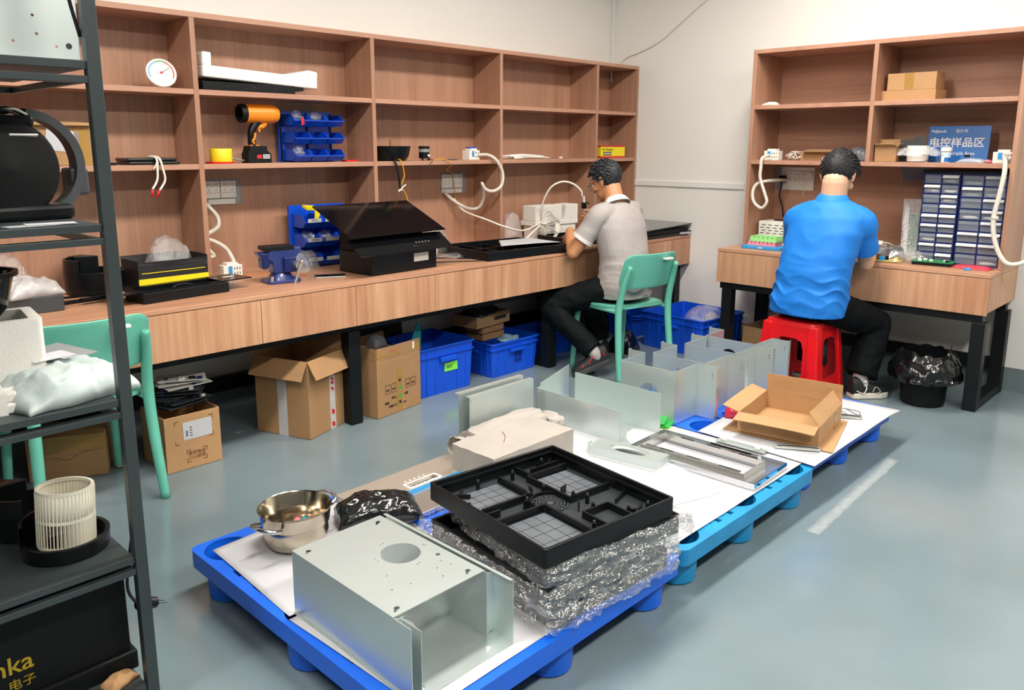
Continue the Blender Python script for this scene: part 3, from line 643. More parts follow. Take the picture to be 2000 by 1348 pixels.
t = thing('kraft_parcel', 'crumpled grey kraft paper roll with twisted ends behind the flat parcel', 'parcel', (-2.965, -1.74, Q+.008), math.radians(2))
o = parcel('wrapping', '', -.2, .215, -.065, .075, 0, .108, 5, .012, lump=1); o.parent = t
def twist(u, v):
    a = u*2*PI; r = .035+.03*v+.012*noise.noise(V((3*math.cos(a), 3*math.sin(a), v*3)))*(1+v)
    return V((-.19-.09*v, r*math.cos(a)*.9, .055+r*math.sin(a)*.75))
MB().grid(twist, 26, 6).build('twisted_end', 'kraft', t, smooth=1, solid=.001)
def twist2(u, v):
    a = u*2*PI; r = .045+.02*v+.014*noise.noise(V((3*math.cos(a), 3*math.sin(a), v*3+5)))*(1+v)
    return V((.2+.055*v, -.06+r*math.cos(a), .05+r*math.sin(a)*.7))
MB().grid(twist2, 26, 6).build('twisted_end', 'kraft', t, smooth=1, solid=.001)
# pair of flat channels
t = thing('galvanised_channel', 'pair of flat galvanised channel panels standing on edge at the back of the teal pallet', 'metal panel', (-2.865, -1.61, Q+.004))
for k, (dy, dx, h) in enumerate(((-.018, .0, .205), (.028, -.02, .215))):
    hl = [circ(x, z, .003, 6) for x, z in ((-.19, .02), (-.19, .19), (.19, .19), (.06, .12), (-.06, .1))]
    MB().plate(rect(-.2, 0, .2, h), hl, .0016, frame((dx, dy, 0), (1, 0, 0), (0, 0, 1))).box((dx-.2, dy, h-.003), (dx+.2, dy+.024, h)).box((dx-.2, dy, 0), (dx+.2, dy+.02, .002)).build('channel', 'galv', t)
# U trough
t = thing('galvanised_trough', 'open galvanised U-shaped trough with a tall end plate on the teal pallet', 'trough', (-2.62, -2.09, Q+.005))
MB().plate(rect(0, 0, .48, .145), [circ(.02, .135, .003, 6), circ(.035, .135, .003, 6), circ(.46, .135, .003, 6)], .003, frame((0, .485, 0), (0, -1, 0), (0, 0, 1))).build('near_side', 'galv', t)
MB().plate(rect(0, 0, .485, .185), [circ(.47, .172, .003, 6), circ(.45, .172, .003, 6)], .003, frame((.225, .435, 0), (0, -1, 0), (0, 0, 1))).build('far_side', 'galv', t)
MB().prism([(0.0, 0), (.225, 0), (.225, .215), (.02, .165), (.02, .15), (0, .148)], 0, .003, frame((0, .478, 0), (1, 0, 0), (0, 0, 1))).build('end_plate', 'galv', t)
MB().plate(rect(0, -.05, .24, .48), [circ(x, y, .0035, 8) for x, y in ((.06, .0), (.1, -.01), (.13, .02), (.17, .0), (.17, -.03))], .0016).build('bottom_plate', 'galv', t)
# hat-section duct covers
def hat(name, label, x, y0, y1, h, d, fl, hole):
    t = thing(name, label, 'duct cover', (x, 0, Q+.006), group=None)
    T_ = .003
    MB().plate(rect(0, 0, y1-y0, h), [circ((y1-y0)*.55, .115, .055, 32)] if hole else [circ((y1-y0)/2, h*.6, .05, 30)], T_, frame((0, y1, 0), (0, -1, 0), (0, 0, 1))).build('front_plate', 'galv', t)
    for s, y in ((1, y1), (-1, y0)):
        MB().box((0, y-T_/2, 0), (d, y+T_/2, h)).build('side_plate', 'galv', t)
        MB().box((d-T_, min(y, y+s*fl), 0), (d, max(y, y+s*fl), h)).box((d, y+s*fl-T_/2, 0), (d+.022, y+s*fl+T_/2, h)).build('flange', 'galv', t)
        for z in (.2, .215): MB().cyl((d-.003, y+s*fl*.8, z), (d+.001, y+s*fl*.8, z), .003, n=8).build('hole', 'ink', t)
    return t
hat('duct_cover', 'galvanised hat-shaped duct cover with a round hole, nearest of the four upright ones', -2.258, -2.118, -1.824, .25, .195, .1, True)
hat('duct_cover', 'galvanised hat-shaped duct cover, second of the four upright ones from the camera', -2.035, -2.14, -1.852, .25, .212, .095, False)
hat('duct_cover', 'galvanised hat-shaped duct cover, third of the four upright ones from the camera', -1.765, -2.15, -1.862, .25, .21, .09, True)
hat('duct_cover', 'galvanised hat-shaped duct cover, farthest of the four upright ones by the stool', -1.53, -2.13, -1.845, .25, .19, .09, False)
# shallow bracket with oval hole
t = thing('galvanised_bracket', 'shallow galvanised bracket tray with an oval opening lying on clear film', 'bracket', (-2.745, -2.215, Q+.012), math.radians(6), rot=(0, .03, math.radians(8)))
MB().plate(rect(-.055, -.155, .06, .15), [circ(.0, -.01, .036, 32, .085)], .0016, Matrix.Translation((0, 0, .036))).build('top_plate', 'galv', t)
MB().lathe([(.036, 0), (.028, -.01)], n=32, M=Matrix.Translation((0, 0, .036)) @ Matrix.Diagonal((1, 2.3, 1, 1)), c=(0, -.01, 0)).build('oval_lip', 'galv', t, smooth=1, solid=.001)
MB().box((-.057, -.155, 0), (-.055, .15, .036)).box((.06, -.155, 0), (.0618, .15, .036)).box((-.055, -.157, 0), (.06, -.155, .036)).box((-.055, .15, .0), (-.02, .152, .05)).build('skirt', 'galv', t)
# clear film under it
spread('plastic_sheet', 'crumpled translucent film lying on the white paper under the galvanised bracket', [(-2.98, -2.02), (-2.60, -2.02), (-2.74, -2.66), (-3.1, -2.56)], Q+.006, 'film_white', 50, 40, .010, 7, th=0)
t = thing('film_roll', 'small clear plastic film roll at the right edge of the teal pallet', 'roll', (-3.06, -2.655, Q+.032), math.radians(-50))
MB().cyl((-.045, 0, 0), (.045, 0, 0), .018, n=20).build('roll', 'film_white', t, smooth=1)
MB().cyl((-.046, 0, 0), (.046, 0, 0), .008, n=14).build('core', 'white_plastic', t)
# stainless frame
t = thing('hood_intake', 'stainless steel hood intake frame with open centre on white paper', 'frame', (-2.53, -2.445, Q+.008), math.radians(1.5))
MB().plate(rect(-.135, -.275, .135, .275), [rect(-.10, -.215, .075, .235)], .012).build('outer_plate', mat('mirror_steel', 'a5a9ab', .15, metal=.7, var=.05), t, bevel=.001)
MB().plate(rect(-.14, -.28, .14, .28), [rect(-.136, -.276, .136, .276)], .026).build('outer_rim', 'chrome', t)
MB().plate(rect(-.104, -.22, .08, .24), [rect(-.099, -.213, .074, .233)], .024, Matrix.Translation((0, 0, .012))).build('inner_rim', 'steel', t)
for (x0, y0, x1, y1) in ((.06, -.2, .078, .22), (-.1, -.2, -.085, .22)):
    r_ = MB().box((x0, y0, .036), (x1, y1, .039)).build('inner_rail', 'chrome', t)
    for yy in (-.14, 0, .12): MB().box((x0+.004, yy-.03, .039), (x1-.004, yy+.03, .0396)).build('slot', 'ink', r_)
MB().box((.085, -.12, .012), (.12, .06, .017)).build('dark_strip', 'black_plastic', t)
for y, x in ((-.2, .065), (.225, .06)): MB().cb((x, y, .045), (.004, .014, .022)).build('clip', 'chrome', t)
# bracket strip
t = thing('bracket_strip', 'flat galvanised bracket strip with two white clips behind the stainless frame', 'bracket', (-2.30, -2.48, Q+.016), math.radians(-88))
MB().plate(rect(-.11, -.02, .11, .02), [circ(x, .01, .003, 6) for x in (-.1, -.06, 0, .05, .1)], .002).box((-.09, -.008, .002), (.09, .012, .008)).build('strip', 'galv', t)
for x in (-.075, .075): MB().box((x-.012, -.014, .008), (x+.012, .006, .02)).build('clip', 'white_plastic', t, bevel=.003)
# cardboard with open carton
tagp(MB().plate([(-.20, -.27), (.235, -.2), (.21, .23), (-.22, .20)], (), .003).build('cardboard_sheet', 'card_light', loc=(-1.93, -2.50, Q+.0135), rz=math.radians(5)), 'brown cardboard sheet under the open carton', 'cardboard')
def carton(label, loc, rz, w, d, h, flaps, name='cardboard_box', m='card', group=None, th=.004, tape_on=None):
    """open carton; flaps: dict side->(angle, length) angle 0 = straight up, 90 = flat outwards, 180 = hanging"""
    t = thing(name, label, 'box', loc, rz, group=group)
    MB().plate(rect(-w/2, -d/2, w/2, d/2), [rect(-w/2+th, -d/2+th, w/2-th, d/2-th)], h-.001, Matrix.Translation((0, 0, .001))).box((-w/2+th, -d/2+th, .001), (w/2-th, d/2-th, .001+th)).build('body', m, t, bevel=.001)
    for s, (ang, L) in flaps.items():
        a = math.radians(ang); ca, sa = math.cos(a), math.sin(a)
        if s in '-+x x': pass
        sg = 1 if s[0] == '+' else -1
        if s[1] == 'x': o = (sg*(w/2-th/2), -d/2, h); ex = (0, 1, 0); W_ = d; ey = (sg*sa, 0, ca)
        else: o = (-w/2, sg*(d/2-th/2), h); ex = (1, 0, 0); W_ = w; ey = (0, sg*sa, ca)
        M = frame(o, ex, ey)
        def fl(u, v): return M @ V((.002+(W_-.004)*u, L*v, (-th/2)+.003*math.sin(PI*u)*v+.002*noise.noise(V((u*3, v*3, W_)))))
        MB().grid(fl, 10, 4, th*.8).build('flap', m, t)
    return t
t = carton('open brown cardboard carton with flaps out on the white paper of the last pallet', (-1.93, -2.52, Q+.018), math.radians(9), .395, .345, .088, {'-x': (102, .075), '+x': (-2, .085), '+y': (75, .075), '-y': (-38, .07)}, m='card_light')
MB().box((.06, -.1745, .0), (.115, -.1725, .085)).build('tape', 'tape', t)
for i, (x, y, rz) in enumerate(((-2.16, -2.66, -58), (-1.63, -2.63, -62))):
    t = thing('slide_rail', ('steel drawer slide rail sticking out under the cardboard towards the camera' if i == 0 else 'steel drawer slide rail at the far right of the cardboard sheet'), 'rail', (x, y, Q+.0155), math.radians(rz))
    MB().box((-.09, -.018, 0), (.09, .018, .003)).build('rail_plate', 'galv', t)
    for y_ in (-.016, .012): MB().box((-.09, y_, .003), (.09, y_+.004, .009)).build('rail_lip', 'steel', t)
    MB().tube([(-.08, 0, .006), (0, .006, .008), (.085, 0, .006)], .0022, 6).build('wire', 'ink', t)
bag('bubble_bag', 'red bubble-wrap bag between the duct covers and the open carton', 'bag', (-1.93, -2.27, Q+.01), .4, .16, .12, .075, .014, mat('red_film', 'cc2148', .2, var=.15, spec=.8, bump=.6, bscale=40), 6)
t = thing('plastic_crate', 'bright green folded plastic piece beside the galvanised trough', 'plastic piece', (-2.30, -2.10, Q+.012), .3)
MB().box((-.05, -.035, 0), (.05, .035, .012)).build('base', 'green', t, bevel=.002); MB().cb((-.03, .01, .03), (.05, .05, .006), ry=-.5).build('fold', 'green', t)
tagp(MB().box((-.05, -.03, 0), (.05, .03, .004)).build('foam_sheet', mat('cream', 'e9e2b0', .7), loc=(-2.35, -2.15, Q+.008), rz=.5), 'small cream foam sheet beside the green plastic piece', 'foam sheet')
bag('paper_scrap', 'crumpled grey paper scrap by the right side of the open carton', 'paper', (-1.63, -2.55, Q+.016), -.6, .10, .06, .035, .008, 'kraft', 12, nx=14, ny=10)
cab('wire_loop', 'thin black wire loop lying on the white paper by the open carton', [(-1.60, -2.66, Q+.016), (-1.53, -2.58, Q+.02), (-1.50, -2.66, Q+.016), (-1.56, -2.68, Q+.017), (-1.50, -2.60, Q+.017)], .0014, 'ink', n=5)
# ================= THINGS ON THE LONG BENCH SHELVES =================
Z2, Z3, ZB = ZS2+.0005, ZS3+.0005, .7505
t = thing('thermometer', 'round white dial thermometer leaning on the upper shelf above the folded black cover', 'thermometer', (-3.655, -.21, Z2+.036), rot=(math.radians(72), 0, math.radians(-8)))
Mr = Matrix.Rotation(0, 4, 'X')
MB().lathe([(0, -.012), (.064, -.012), (.068, 0), (.066, .005), (.06, .005), (.06, .001), (0, .001)], (0, .034, 0), 40).build('case', 'white_plastic', t, smooth=1)
for a0, a1, m, nm in ((PI*.62, PI*1.15, 'blue_light', 'blue_arc'), (-.15*PI, PI*.38, 'red', 'red_arc'), (PI*.38, PI*.62, 'green', 'green_arc')):
    MB().lathe([(.052, .0015), (.057, .0015)], (0, .034, 0), 20, a0=a0, a1=a1).build(nm, m, t, smooth=2)
b = MB()
for i in range(25):
    a = -.15*PI+1.3*PI*i/24; b.cb((.047*math.cos(a), .034+.047*math.sin(a), .0016), (.006, .0012, .0006), rz=a)
b.build('scale_marks', 'ink', t)
MB().cb((.018, .046, .003), (.045, .0022, .001), rz=.55).build('needle', 'ink', t)
MB().cyl((0, .034, .0015), (0, .034, .005), .006, n=14).build('pivot', 'red', t)
MB().lathe([(.02, .0016), (.0215, .0016)], (0, .018, 0), 18, a0=0, a1=PI).build('humidity_arc', 'ink', t, smooth=2)
t = thing('foam_tray', 'white foam packing tray lying on the upper shelf on top of a black panel', 'foam tray', (-3.19, -.17, Z2+.046), rot=(0, .045, 0))
MB().box((-.30, -.1, 0), (.32, .11, .055)).build('base', 'foam', t, bevel=.008)
MB().box((-.30, -.1, .05), (-.255, .1, .115)).build('left_end', 'foam', t, bevel=.008)
MB().prism([(.12, .05), (.32, .05), (.32, .085), (.27, .09)], -.1, .1, frame((0, 0, 0), (1, 0, 0), (0, 0, 1))).build('right_end', 'foam', t, bevel=.006)
t = thing('range_hood_cover', 'black hood panel under the white foam tray on the upper shelf', 'panel', (-3.245, -.17, Z2))
MB().box((-.245, -.095, 0), (.245, .1, .04)).build('body', 'black_plastic', t, bevel=.003)
MB().box((.245, -.085, .018), (.30, -.02, .04)).build('bracket', 'black_plastic', t)
for x in (-.12, .02, .13): MB().cyl((x, -.0955, .02), (x, -.097, .02), .005, n=10).build('screw_hole', 'ink', t)
# left cell, middle shelf
t = thing('cardboard_box', 'taped brown cardboard box with white label on the shelf behind the steel rack', 'box', (-4.125, -.16, Z3), .03)
MB().box((-.125, -.085, 0), (.125, .085, .17)).build('body', 'card', t, bevel=.004)
MB().cb((0, -.02, .178), (.255, .18, .014), rx=.05).build('lid_flap', 'card_light', t, bevel=.004)
MB().box((-.07, -.0875, .06), (.06, -.0855, .15)).build('label', 'paper', t, rot=(0, .12, 0))
MB().box((.055, -.0875, .0), (.115, -.0855, .165)).build('tape', 'tape', t)
bag('plastic_bag', 'red and pink plastic bag beside the taped box on the shelf', 'bag', (-4.36, -.17, Z3), .3, .2, .15, .13, .02, mat('pink_film', 'c98a86', .25, var=.1), 8)
tagp(MB().box((-4.36, -.22, Z3+.125), (-4.29, -.16, Z3+.145)).build('red_pouch', 'red', bevel=.006), 'small red pouch on the pink plastic bag', 'pouch')
t = thing('folded_cover', 'flat black folded cover on the shelf with a white cable tied to it', 'cover', (-3.735, -.17, Z3), -.05)
MB().box((-.115, -.09, 0), (.115, .09, .014)).build('lower_fold', 'black_plastic', t, bevel=.006)
MB().box((-.12, -.09, .015), (.10, .085, .03)).build('upper_fold', 'black_plastic', t, bevel=.006)
t = thing('cable_loop', 'white cable loop with red ends hanging from the shelf edge', 'cable', (0, 0, 0))
MB().tube([(-3.745, -.2, Z3+.034), (-3.74, -.275, Z3+.028), (-3.742, -.285, Z3-.02), (-3.748, -.285, Z3-.07), (-3.772, -.285, 1.205)], .005, 8).tube([(-3.74, -.2, Z3+.036), (-3.728, -.276, Z3+.03), (-3.718, -.286, Z3-.02), (-3.712, -.286, Z3-.07), (-3.74, -.286, 1.2)], .005, 8).build('cord', 'cable_white', t, smooth=2)
MB().tube([(-3.772, -.285, 1.205), (-3.777, -.285, 1.172)], .0058, 8).build('red_sleeve', 'red', t, smooth=2)
MB().tube([(-3.74, -.286, 1.2), (-3.757, -.286, 1.168)], .0058, 8).build('red_sleeve', 'red', t, smooth=2)
MB().tube([(-3.745, -.288, Z3+.01), (-3.75, -.288, Z3-.005), (-3.762, -.29, Z3-.018)], .0035, 6).build('tie', 'cable_white', t, smooth=2)
tagp(MB().box((-3.99, -.24, Z3), (-3.9, -.12, Z3+.012)).build('black_strip', 'black_plastic', bevel=.003, rz=0), 'thin black strip on the shelf beside the taped box', 'strip')
# blower cell
t = thing('tape_spool', 'yellow tape roll standing on a red lid on the shelf', 'tape roll', (-3.40, -.2, Z3))
MB().lathe([(0, 0), (.066, 0), (.066, .008), (0, .008)], n=32).build('red_lid', 'red_plastic', t, smooth=1)
MB().lathe([(.03, .008), (.052, .008), (.053, .012), (.053, .068), (.05, .072), (.03, .072), (.03, .008)], (.008, 0, 0), 36).build('roll', 'yellow', t, smooth=1)
t = thing('leaf_blower', 'orange and black cordless blower gun standing on its battery on the shelf', 'power tool', (-3.19, -.17, Z3))
MB().lathe([(.036, -.105), (.044, -.1), (.047, -.06), (.048, .06), (.042, .09), (.036, .1), (0, .1)], (.03, 0, .245), 36, M=Matrix.Rotation(PI/2, 4, 'Y')).build('barrel', 'orange', t, smooth=1)
MB().lathe([(.0, -.06), (.034, -.065), (.036, -.108), (.043, -.108), (.046, -.1), (.046, -.078)], (.03, 0, .245), 36, M=Matrix.Rotation(PI/2, 4, 'Y')).build('intake', 'black_matte', t, smooth=1)
b = MB().tube([(.02, 0, .21), (-.012, 0, .165), (-.02, 0, .12), (-.015, 0, .085)], [.024, .02, .018, .022], 12)
b.build('grip', 'black_plastic', t, smooth=2)
MB().tube([(.055, 0, .2), (.045, 0, .185), (.02, 0, .18), (.012, 0, .165)], [.02, .015, .014, .008], 10).build('grip_collar', 'orange', t, smooth=2)
MB().tube([(-.006, -.02, .15), (-.012, -.021, .125), (-.022, -.019, .108), (-.014, -.02, .095)], .006, 8).build('side_stripe', 'orange', t, smooth=2)
MB().cb((.028, 0, .168), (.008, .016, .03), ry=.3).build('trigger', 'orange', t, bevel=.002)
MB().cb((-.012, 0, .087), (.05, .04, .006)).build('grip_ring', 'orange', t, bevel=.002)
MB().prism([(-.06, 0), (.07, 0), (.07, .045), (.05, .06), (.045, .085), (-.045, .085), (-.055, .05), (-.06, .05)], -.036, .036, frame((0, 0, 0), (1, 0, 0), (0, 0, 1))).build('battery', 'black_matte', t, bevel=.004)
MB().box((-.012, -.0372, .022), (.014, -.0362, .04)).build('red_badge', 'red', t)
b = MB()
for i in range(3): b.box((.02, -.0372, .022+.008*i), (.06, -.0362, .026+.008*i))
b.build('battery_print', 'white', t)
cab('spool_cord', 'thin grey cord between the yellow tape roll and the blower battery', [(-3.335, -.17, Z3+.028), (-3.31, -.175, Z3+.022), (-3.255, -.17, Z3+.012)], .004, 'grey_plastic')
def bin_box(par, x, y, z, w, d, h, m='blue_bin', kids=True, tagged=None):
    """open-front parts bin, front towards -y"""
    b = MB(); T_ = .003
    pr_ = [(0, 0), (d*.78, 0), (d*.78, 0), (d, .45*h), (d*.72, h), (0, h)]
    Mx = lambda xx: frame((xx, y, z), (0, -1, 0), (0, 0, 1))
    for xx in (x+T_, x+w): b.prism(pr_, 0, T_, Mx(xx))
    b.box((x, y-d*.78, z), (x+w, y, z+T_)).box((x, y-T_, z), (x+w, y, z+h))
    A = V((x, y-d*.78, z)); Bq = V((x, y-d, z+.45*h))
    b.rings([[A, A+V((w, 0, 0)), A+V((w, T_, 0)), A+V((0, T_, 0))], [Bq, Bq+V((w, 0, 0)), Bq+V((w, T_, 0)), Bq+V((0, T_, 0))]])
    b.box((x-.001, y-d-.004, z+.42*h), (x+w+.001, y-d+.004, z+.5*h))
    return b.build('bin', m, par)
t = thing('bin_rack', 'rack of nine blue parts bins, three by three, on the shelf beside the blower', 'parts bins', (-2.98, -.08, Z3))
for r_ in range(3):
    for c_ in range(3): bin_box(t, c_*.103, 0, .005+r_*.092, .101, .13, .062)
MB().box((-.02, .001, 0), (.312, .02, .27)).build('back_plate', 'blue_bin', t)
for x in (-.01, .15, .3): MB().box((x-.005, -.005, 0), (x+.005, .003, .26)).build('bin_rail', 'black_metal', t)
def blob(name, label, cat, loc, r, m, seed=0, nz=.5, group=None, rz=0):
    return tagp(MB().ell((0, 0, r[2]), r, nz=nz, nsc=2.2, seed=seed, u=18, v=12).build(name, m, loc=loc, smooth=1, rz=rz), label, cat, group)
for (x, r_, lab) in ((-2.935, 2, 'clear small-parts bag in the top left bin on the shelf'), (-2.82, 2, 'clear small-parts bag in the top middle bin on the shelf'), (-2.93, 0, 'clear small-parts bag in the bottom left bin on the shelf')):
    blob('parts_bag', lab, 'bag', (x, -.15, Z3+.015+r_*.092), (.035, .03, .034), 'film', x*9)
tagp(MB().prism([(0, 0), (.02, .01), (.012, .05), (.0, .03)], 0, .002, frame((-2.945, -.216, Z3+.19), (1, 0, 0), (0, -.1, 1))).build('red_tag', 'red'), 'small red ribbon tag on the top left bin', 'tag')
tagp(MB().box((-2.66, -.2, Z3), (-2.58, -.15, Z3+.008)).build('red_clip', 'red_plastic', rz=0), 'small red clip on the shelf at the right of the bin rack', 'clip')
# motor cell
t = thing('motor_housing', 'black plastic half cup with a silver motor inside on the shelf', 'motor', (-2.325, -.16, Z3))
MB().lathe([(0, .004), (.085, .004), (.105, .03), (.118, .085), (.122, .085), (.11, .03), (.09, 0), (0, 0)], n=24, a0=PI*.78, a1=PI*2.05).build('cup', 'black_plastic', t, smooth=1, solid=.001)
MB().lathe([(0, .004), (.085, .004), (.105, .03), (.112, .055), (.116, .055), (.11, .03), (.09, 0), (0, 0)], n=16, a0=PI*.05, a1=PI*.78).build('cup_front', 'black_plastic', t, smooth=1, solid=.001)
t2 = MB().cyl((-.02, -.03, .01), (-.02, -.03, .085), .032, n=24).build('motor_can', 'steel', t, smooth=1)
MB().cyl((-.02, -.03, .085), (-.02, -.03, .12), .004, n=10).build('shaft', mat('copper', 'a5673f', .3, metal=.8), t2, smooth=1)
for z in (.02, .06): MB().box((-.036, -.0635, z), (-.024, -.0615, z+.014)).build('vent_slot', 'ink', t2)
t = thing('small_motor', 'small black motor with a shaft standing on the shelf', 'motor', (-2.09, -.19, Z3))
MB().cyl((0, 0, .012), (0, 0, .05), .033, n=24).build('lower_can', 'black_plastic', t, smooth=1)
MB().cyl((0, 0, .05), (0, 0, .07), .031, n=24).build('coil_band', 'grey_plastic', t, smooth=1)
MB().cyl((0, 0, .07), (0, 0, .085), .034, n=24).build('upper_can', 'black_plastic', t, smooth=1)
MB().cyl((0, 0, .085), (0, 0, .115), .004, n=10).build('shaft', 'steel', t, smooth=1)
MB().cyl((.008, -.033, .03), (.008, -.035, .03), .008, n=12).build('white_dot', 'white', t)
for x in (-.025, .025): MB().box((x-.004, -.02, 0), (x+.004, -.01, .014)).build('foot', 'black_plastic', t)
cab('motor_cable', 'black cable hanging from the motor cup over the shelf edge', [(-2.34, -.2, Z3+.006), (-2.385, -.28, Z3+.006), (-2.37, -.29, Z3-.06), (-2.355, -.285, Z3-.13), (-2.35, -.283, Z3-.17)], .007, 'cable_black')
cab('motor_cable', 'yellow wire hanging beside the black motor cable down to the black hood', [(-2.33, -.21, Z3+.005), (-2.345, -.285, Z3+.004), (-2.325, -.29, Z3-.08), (-2.345, -.286, Z3-.14), (-2.31, -.286, Z3-.2), (-2.29, -.285, Z3-.3)], .0035, 'cable_yellow')
tagp(MB().tube([(-2.375, -.296, 1.14), (-2.345, -.298, 1.165), (-2.32, -.296, 1.18)], .004, 6).tube([(-2.375, -.296, 1.15), (-2.35, -.299, 1.15)], .004, 6).build('cable_tie', 'cable_white', smooth=2), 'white cable tie around the hanging motor wires', 'cable tie')
cab('motor_lead', 'thin dark lead hanging from the small motor', [(-2.09, -.2, Z3+.004), (-2.10, -.28, Z3+.004), (-2.15, -.284, Z3-.04), (-2.2, -.284, Z3-.06)], .0018, 'cable_black')
cab('yellow_wire', 'yellow wire running from the shelf down to the wall socket', [(-2.06, -.25, Z3+.005), (-2.0, -.278, Z3+.006), (-1.95, -.284, Z3-.025), (-1.92, -.2, Z3-.06), (-1.74, -.05, Z3-.09), (-1.71, -.035, Z3-.17), (-1.70, -.034, Z3-.24), (-1.69, -.03, Z3-.29)], .0028, 'cable_yellow')
tagp(MB().box((-1.95, -.24, Z3), (-1.86, -.2, Z3+.006)).build('dark_strip', 'dark_grey', rz=0), 'thin dark metal strip on the shelf in front of the white breaker', 'strip')
def breaker(label, loc, rz, sw='blue_light'):
    t = thing('breaker_block', label, 'circuit breaker', loc, rz)
    MB().box((-.05, -.03, 0), (.05, .03, .06)).box((-.03, -.025, .06), (.03, .025, .072)).build('body', 'white_plastic', t, bevel=.002)
    MB().box((-.025, -.032, .02), (-.005, -.03, .056)).build('switch', sw, t)
    for i in range(3):
        for j in range(2): MB().box((.006+.014*i, -.0312, .014+.024*j), (.010+.014*i, -.0302, .024+.024*j)).build('socket_slot', 'ink', t)
    return t
t = breaker('white breaker block with blue switch on the shelf beside the white conduit', (-1.70, -.19, Z3), .1)
MB().box((-.03, -.02, .072), (.03, .02, .08)).build('blue_levers', 'blue_bin', t)
cab('conduit', 'white corrugated conduit curling from the breaker block down to the wall socket', [(-1.66, -.215, Z3+.03), (-1.62, -.26, Z3+.03), (-1.585, -.30, Z3+.0), (-1.535, -.31, 1.235), (-1.545, -.31, 1.15), (-1.61, -.30, 1.115), (-1.66, -.28, 1.13), (-1.68, -.27, 1.165), (-1.655, -.25, 1.15), (-1.60, -.2, 1.07), (-1.60, -.15, 1.0), (-1.66, -.1, 1.0), (-1.74, -.06, 1.05), (-1.80, -.03, 1.11)], .0105, mat('conduit_white', 'e2dcd0', .5, bump=.6, bscale=300, var=.02))
t = thing('cable_tie_bundle', 'loose bundle of white plastic strips on the shelf right of the conduit', 'strips', (-1.22, -.2, Z3))
for i in range(11):
    random.seed(i); a = random.uniform(-.12, .12); o = random.uniform(-.03, .06)
    MB().tube([(-.17+o, -.04+i*.008, .006+.0042*(i % 6)), (.02, -.04+i*.008+.1*a, .01+.004*(i % 6)), (.16+o*1.5, -.03+i*.006+.2*a, .005+.0025*(i % 6))], .0042, 6).build('strip', 'white_plastic', t, smooth=2)
tagp(MB().box((-.86, -.22, Z3), (-.83, -.205, Z3+.014)).build('plastic_piece', 'white_plastic', bevel=.003), 'small white plastic cap on the shelf at the end of the strips', 'cap')
t = thing('product_box', 'yellow and red carton in the narrow corner compartment of the long shelf', 'box', (-.27, -.215, Z3), -.03)
MB().box((-.145, -.03, .012), (.145, .04, .082)).build('carton', 'yellow', t, bevel=.001)
MB().box((-.146, -.031, 0), (.146, .041, .012)).build('red_base', 'red', t); MB().box((-.146, -.031, .082), (.146, .041, .092)).build('red_top', 'red', t)
MB().box((-.115, -.032, .02), (-.02, -.0305, .045)).build('black_window', 'ink', t)
text('A1 Router', .03, 'ink', frame((-.065, -.0312, .062), (1, 0, 0), (0, 0, 1)), t, ext=.0003)
b = MB()
for i in range(8): b.box((-.11+.0108*i, -.0332, .027), (-.104+.0108*i, -.0322, .038))
b.build('window_digits', 'white', t)
# ================= THINGS ON THE LONG BENCH TOP =================
t = thing('storage_box', 'low dark grey box with crumpled film on it, at the left end of the bench', 'box', (-4.36, -.42, ZB), .02)
MB().box((-.1, -.115, 0), (.1, .115, .065)).build('body', 'dark_grey', t, bevel=.003)
bag('plastic_bag', 'crumpled clear plastic bag lying on the low dark grey box', 'bag', (-4.36, -.44, ZB+.066), .2, .21, .2, .06, .022, 'film_white', 21)
bag('plastic_bag', 'large clear plastic bag standing behind the low dark grey box', 'bag', (-4.40, -.17, ZB), .1, .26, .2, .19, .028, 'film', 22)
scroll('fan_housing', 'black round fan housing on the bench behind the steel rack', (-4.02, -.185, ZB), 2.0, .125, .1)
t = thing('circuit_strips', 'pile of thin black circuit strips with wires on the bench by the rack', 'circuit boards', (-4.13, -.40, ZB))
for i, (y, rz, x) in enumerate(((0, .1, 0), (.05, -.15, .02), (-.05, .25, .05), (.02, .4, .1))):
    s_ = MB().cb((x, y, .008+.008*i), (.2, .03, .006), rz=rz).build('strip', 'black_plastic', t)
    MB().cb((x+.03, y, .0125+.008*i), (.02, .006, .003), rz=rz).build('chip', 'white', s_)
MB().tube([(.08, 0, .03), (.12, -.06, .04), (.15, -.1, .02), (.14, -.16, .008)], .002, 6).build('wire', 'red', t, smooth=2)
t = thing('hood_tray', 'long black hood tray with glass ends at the front edge of the bench', 'hood part', (-3.80, -.55, ZB), math.radians(6))
MB().plate(rect(-.2, -.075, .2, .08), [rect(-.185, -.055, .185, .065)], .045).box((-.19, -.06, 0), (.19, .07, .006)).build('tray', 'black_plastic', t, bevel=.002)
MB().plate(rect(-.29, -.06, .33, .1), [rect(-.18, -.052, .18, .062)], .005, Matrix.Translation((0, 0, .045))).build('glass_flange', 'black_gloss', t)
MB().tube([(-.03, 0, .01), (-.02, 0, .045), (.03, 0, .05), (.06, 0, .04), (.065, 0, .01)], .006, 8).build('handle', 'black_metal', t, smooth=2)
MB().box((.235, .02, .0502), (.285, .04, .0508)).build('label', 'white', t); MB().box((-.27, 0, .0502), (-.24, .05, .0508)).build('label', 'white', t)
t = carton('open black and yellow carton with film in it on the bench beside the divider', (-3.715, -.215, ZB), .02, .33, .19, .098, {'-y': (-4, .03), '+y': (15, .045), '-x': (-8, .035), '+x': (3, .04)}, m=mat('black_card', '17181a', .6), name='carton')
MB().box((-.1655, -.0965, .02), (.1655, -.0951, .052)).build('yellow_band', 'yellow', t)
MB().box((-.15, -.0965, .076), (.15, -.0951, .079)).build('yellow_line', 'yellow', t)
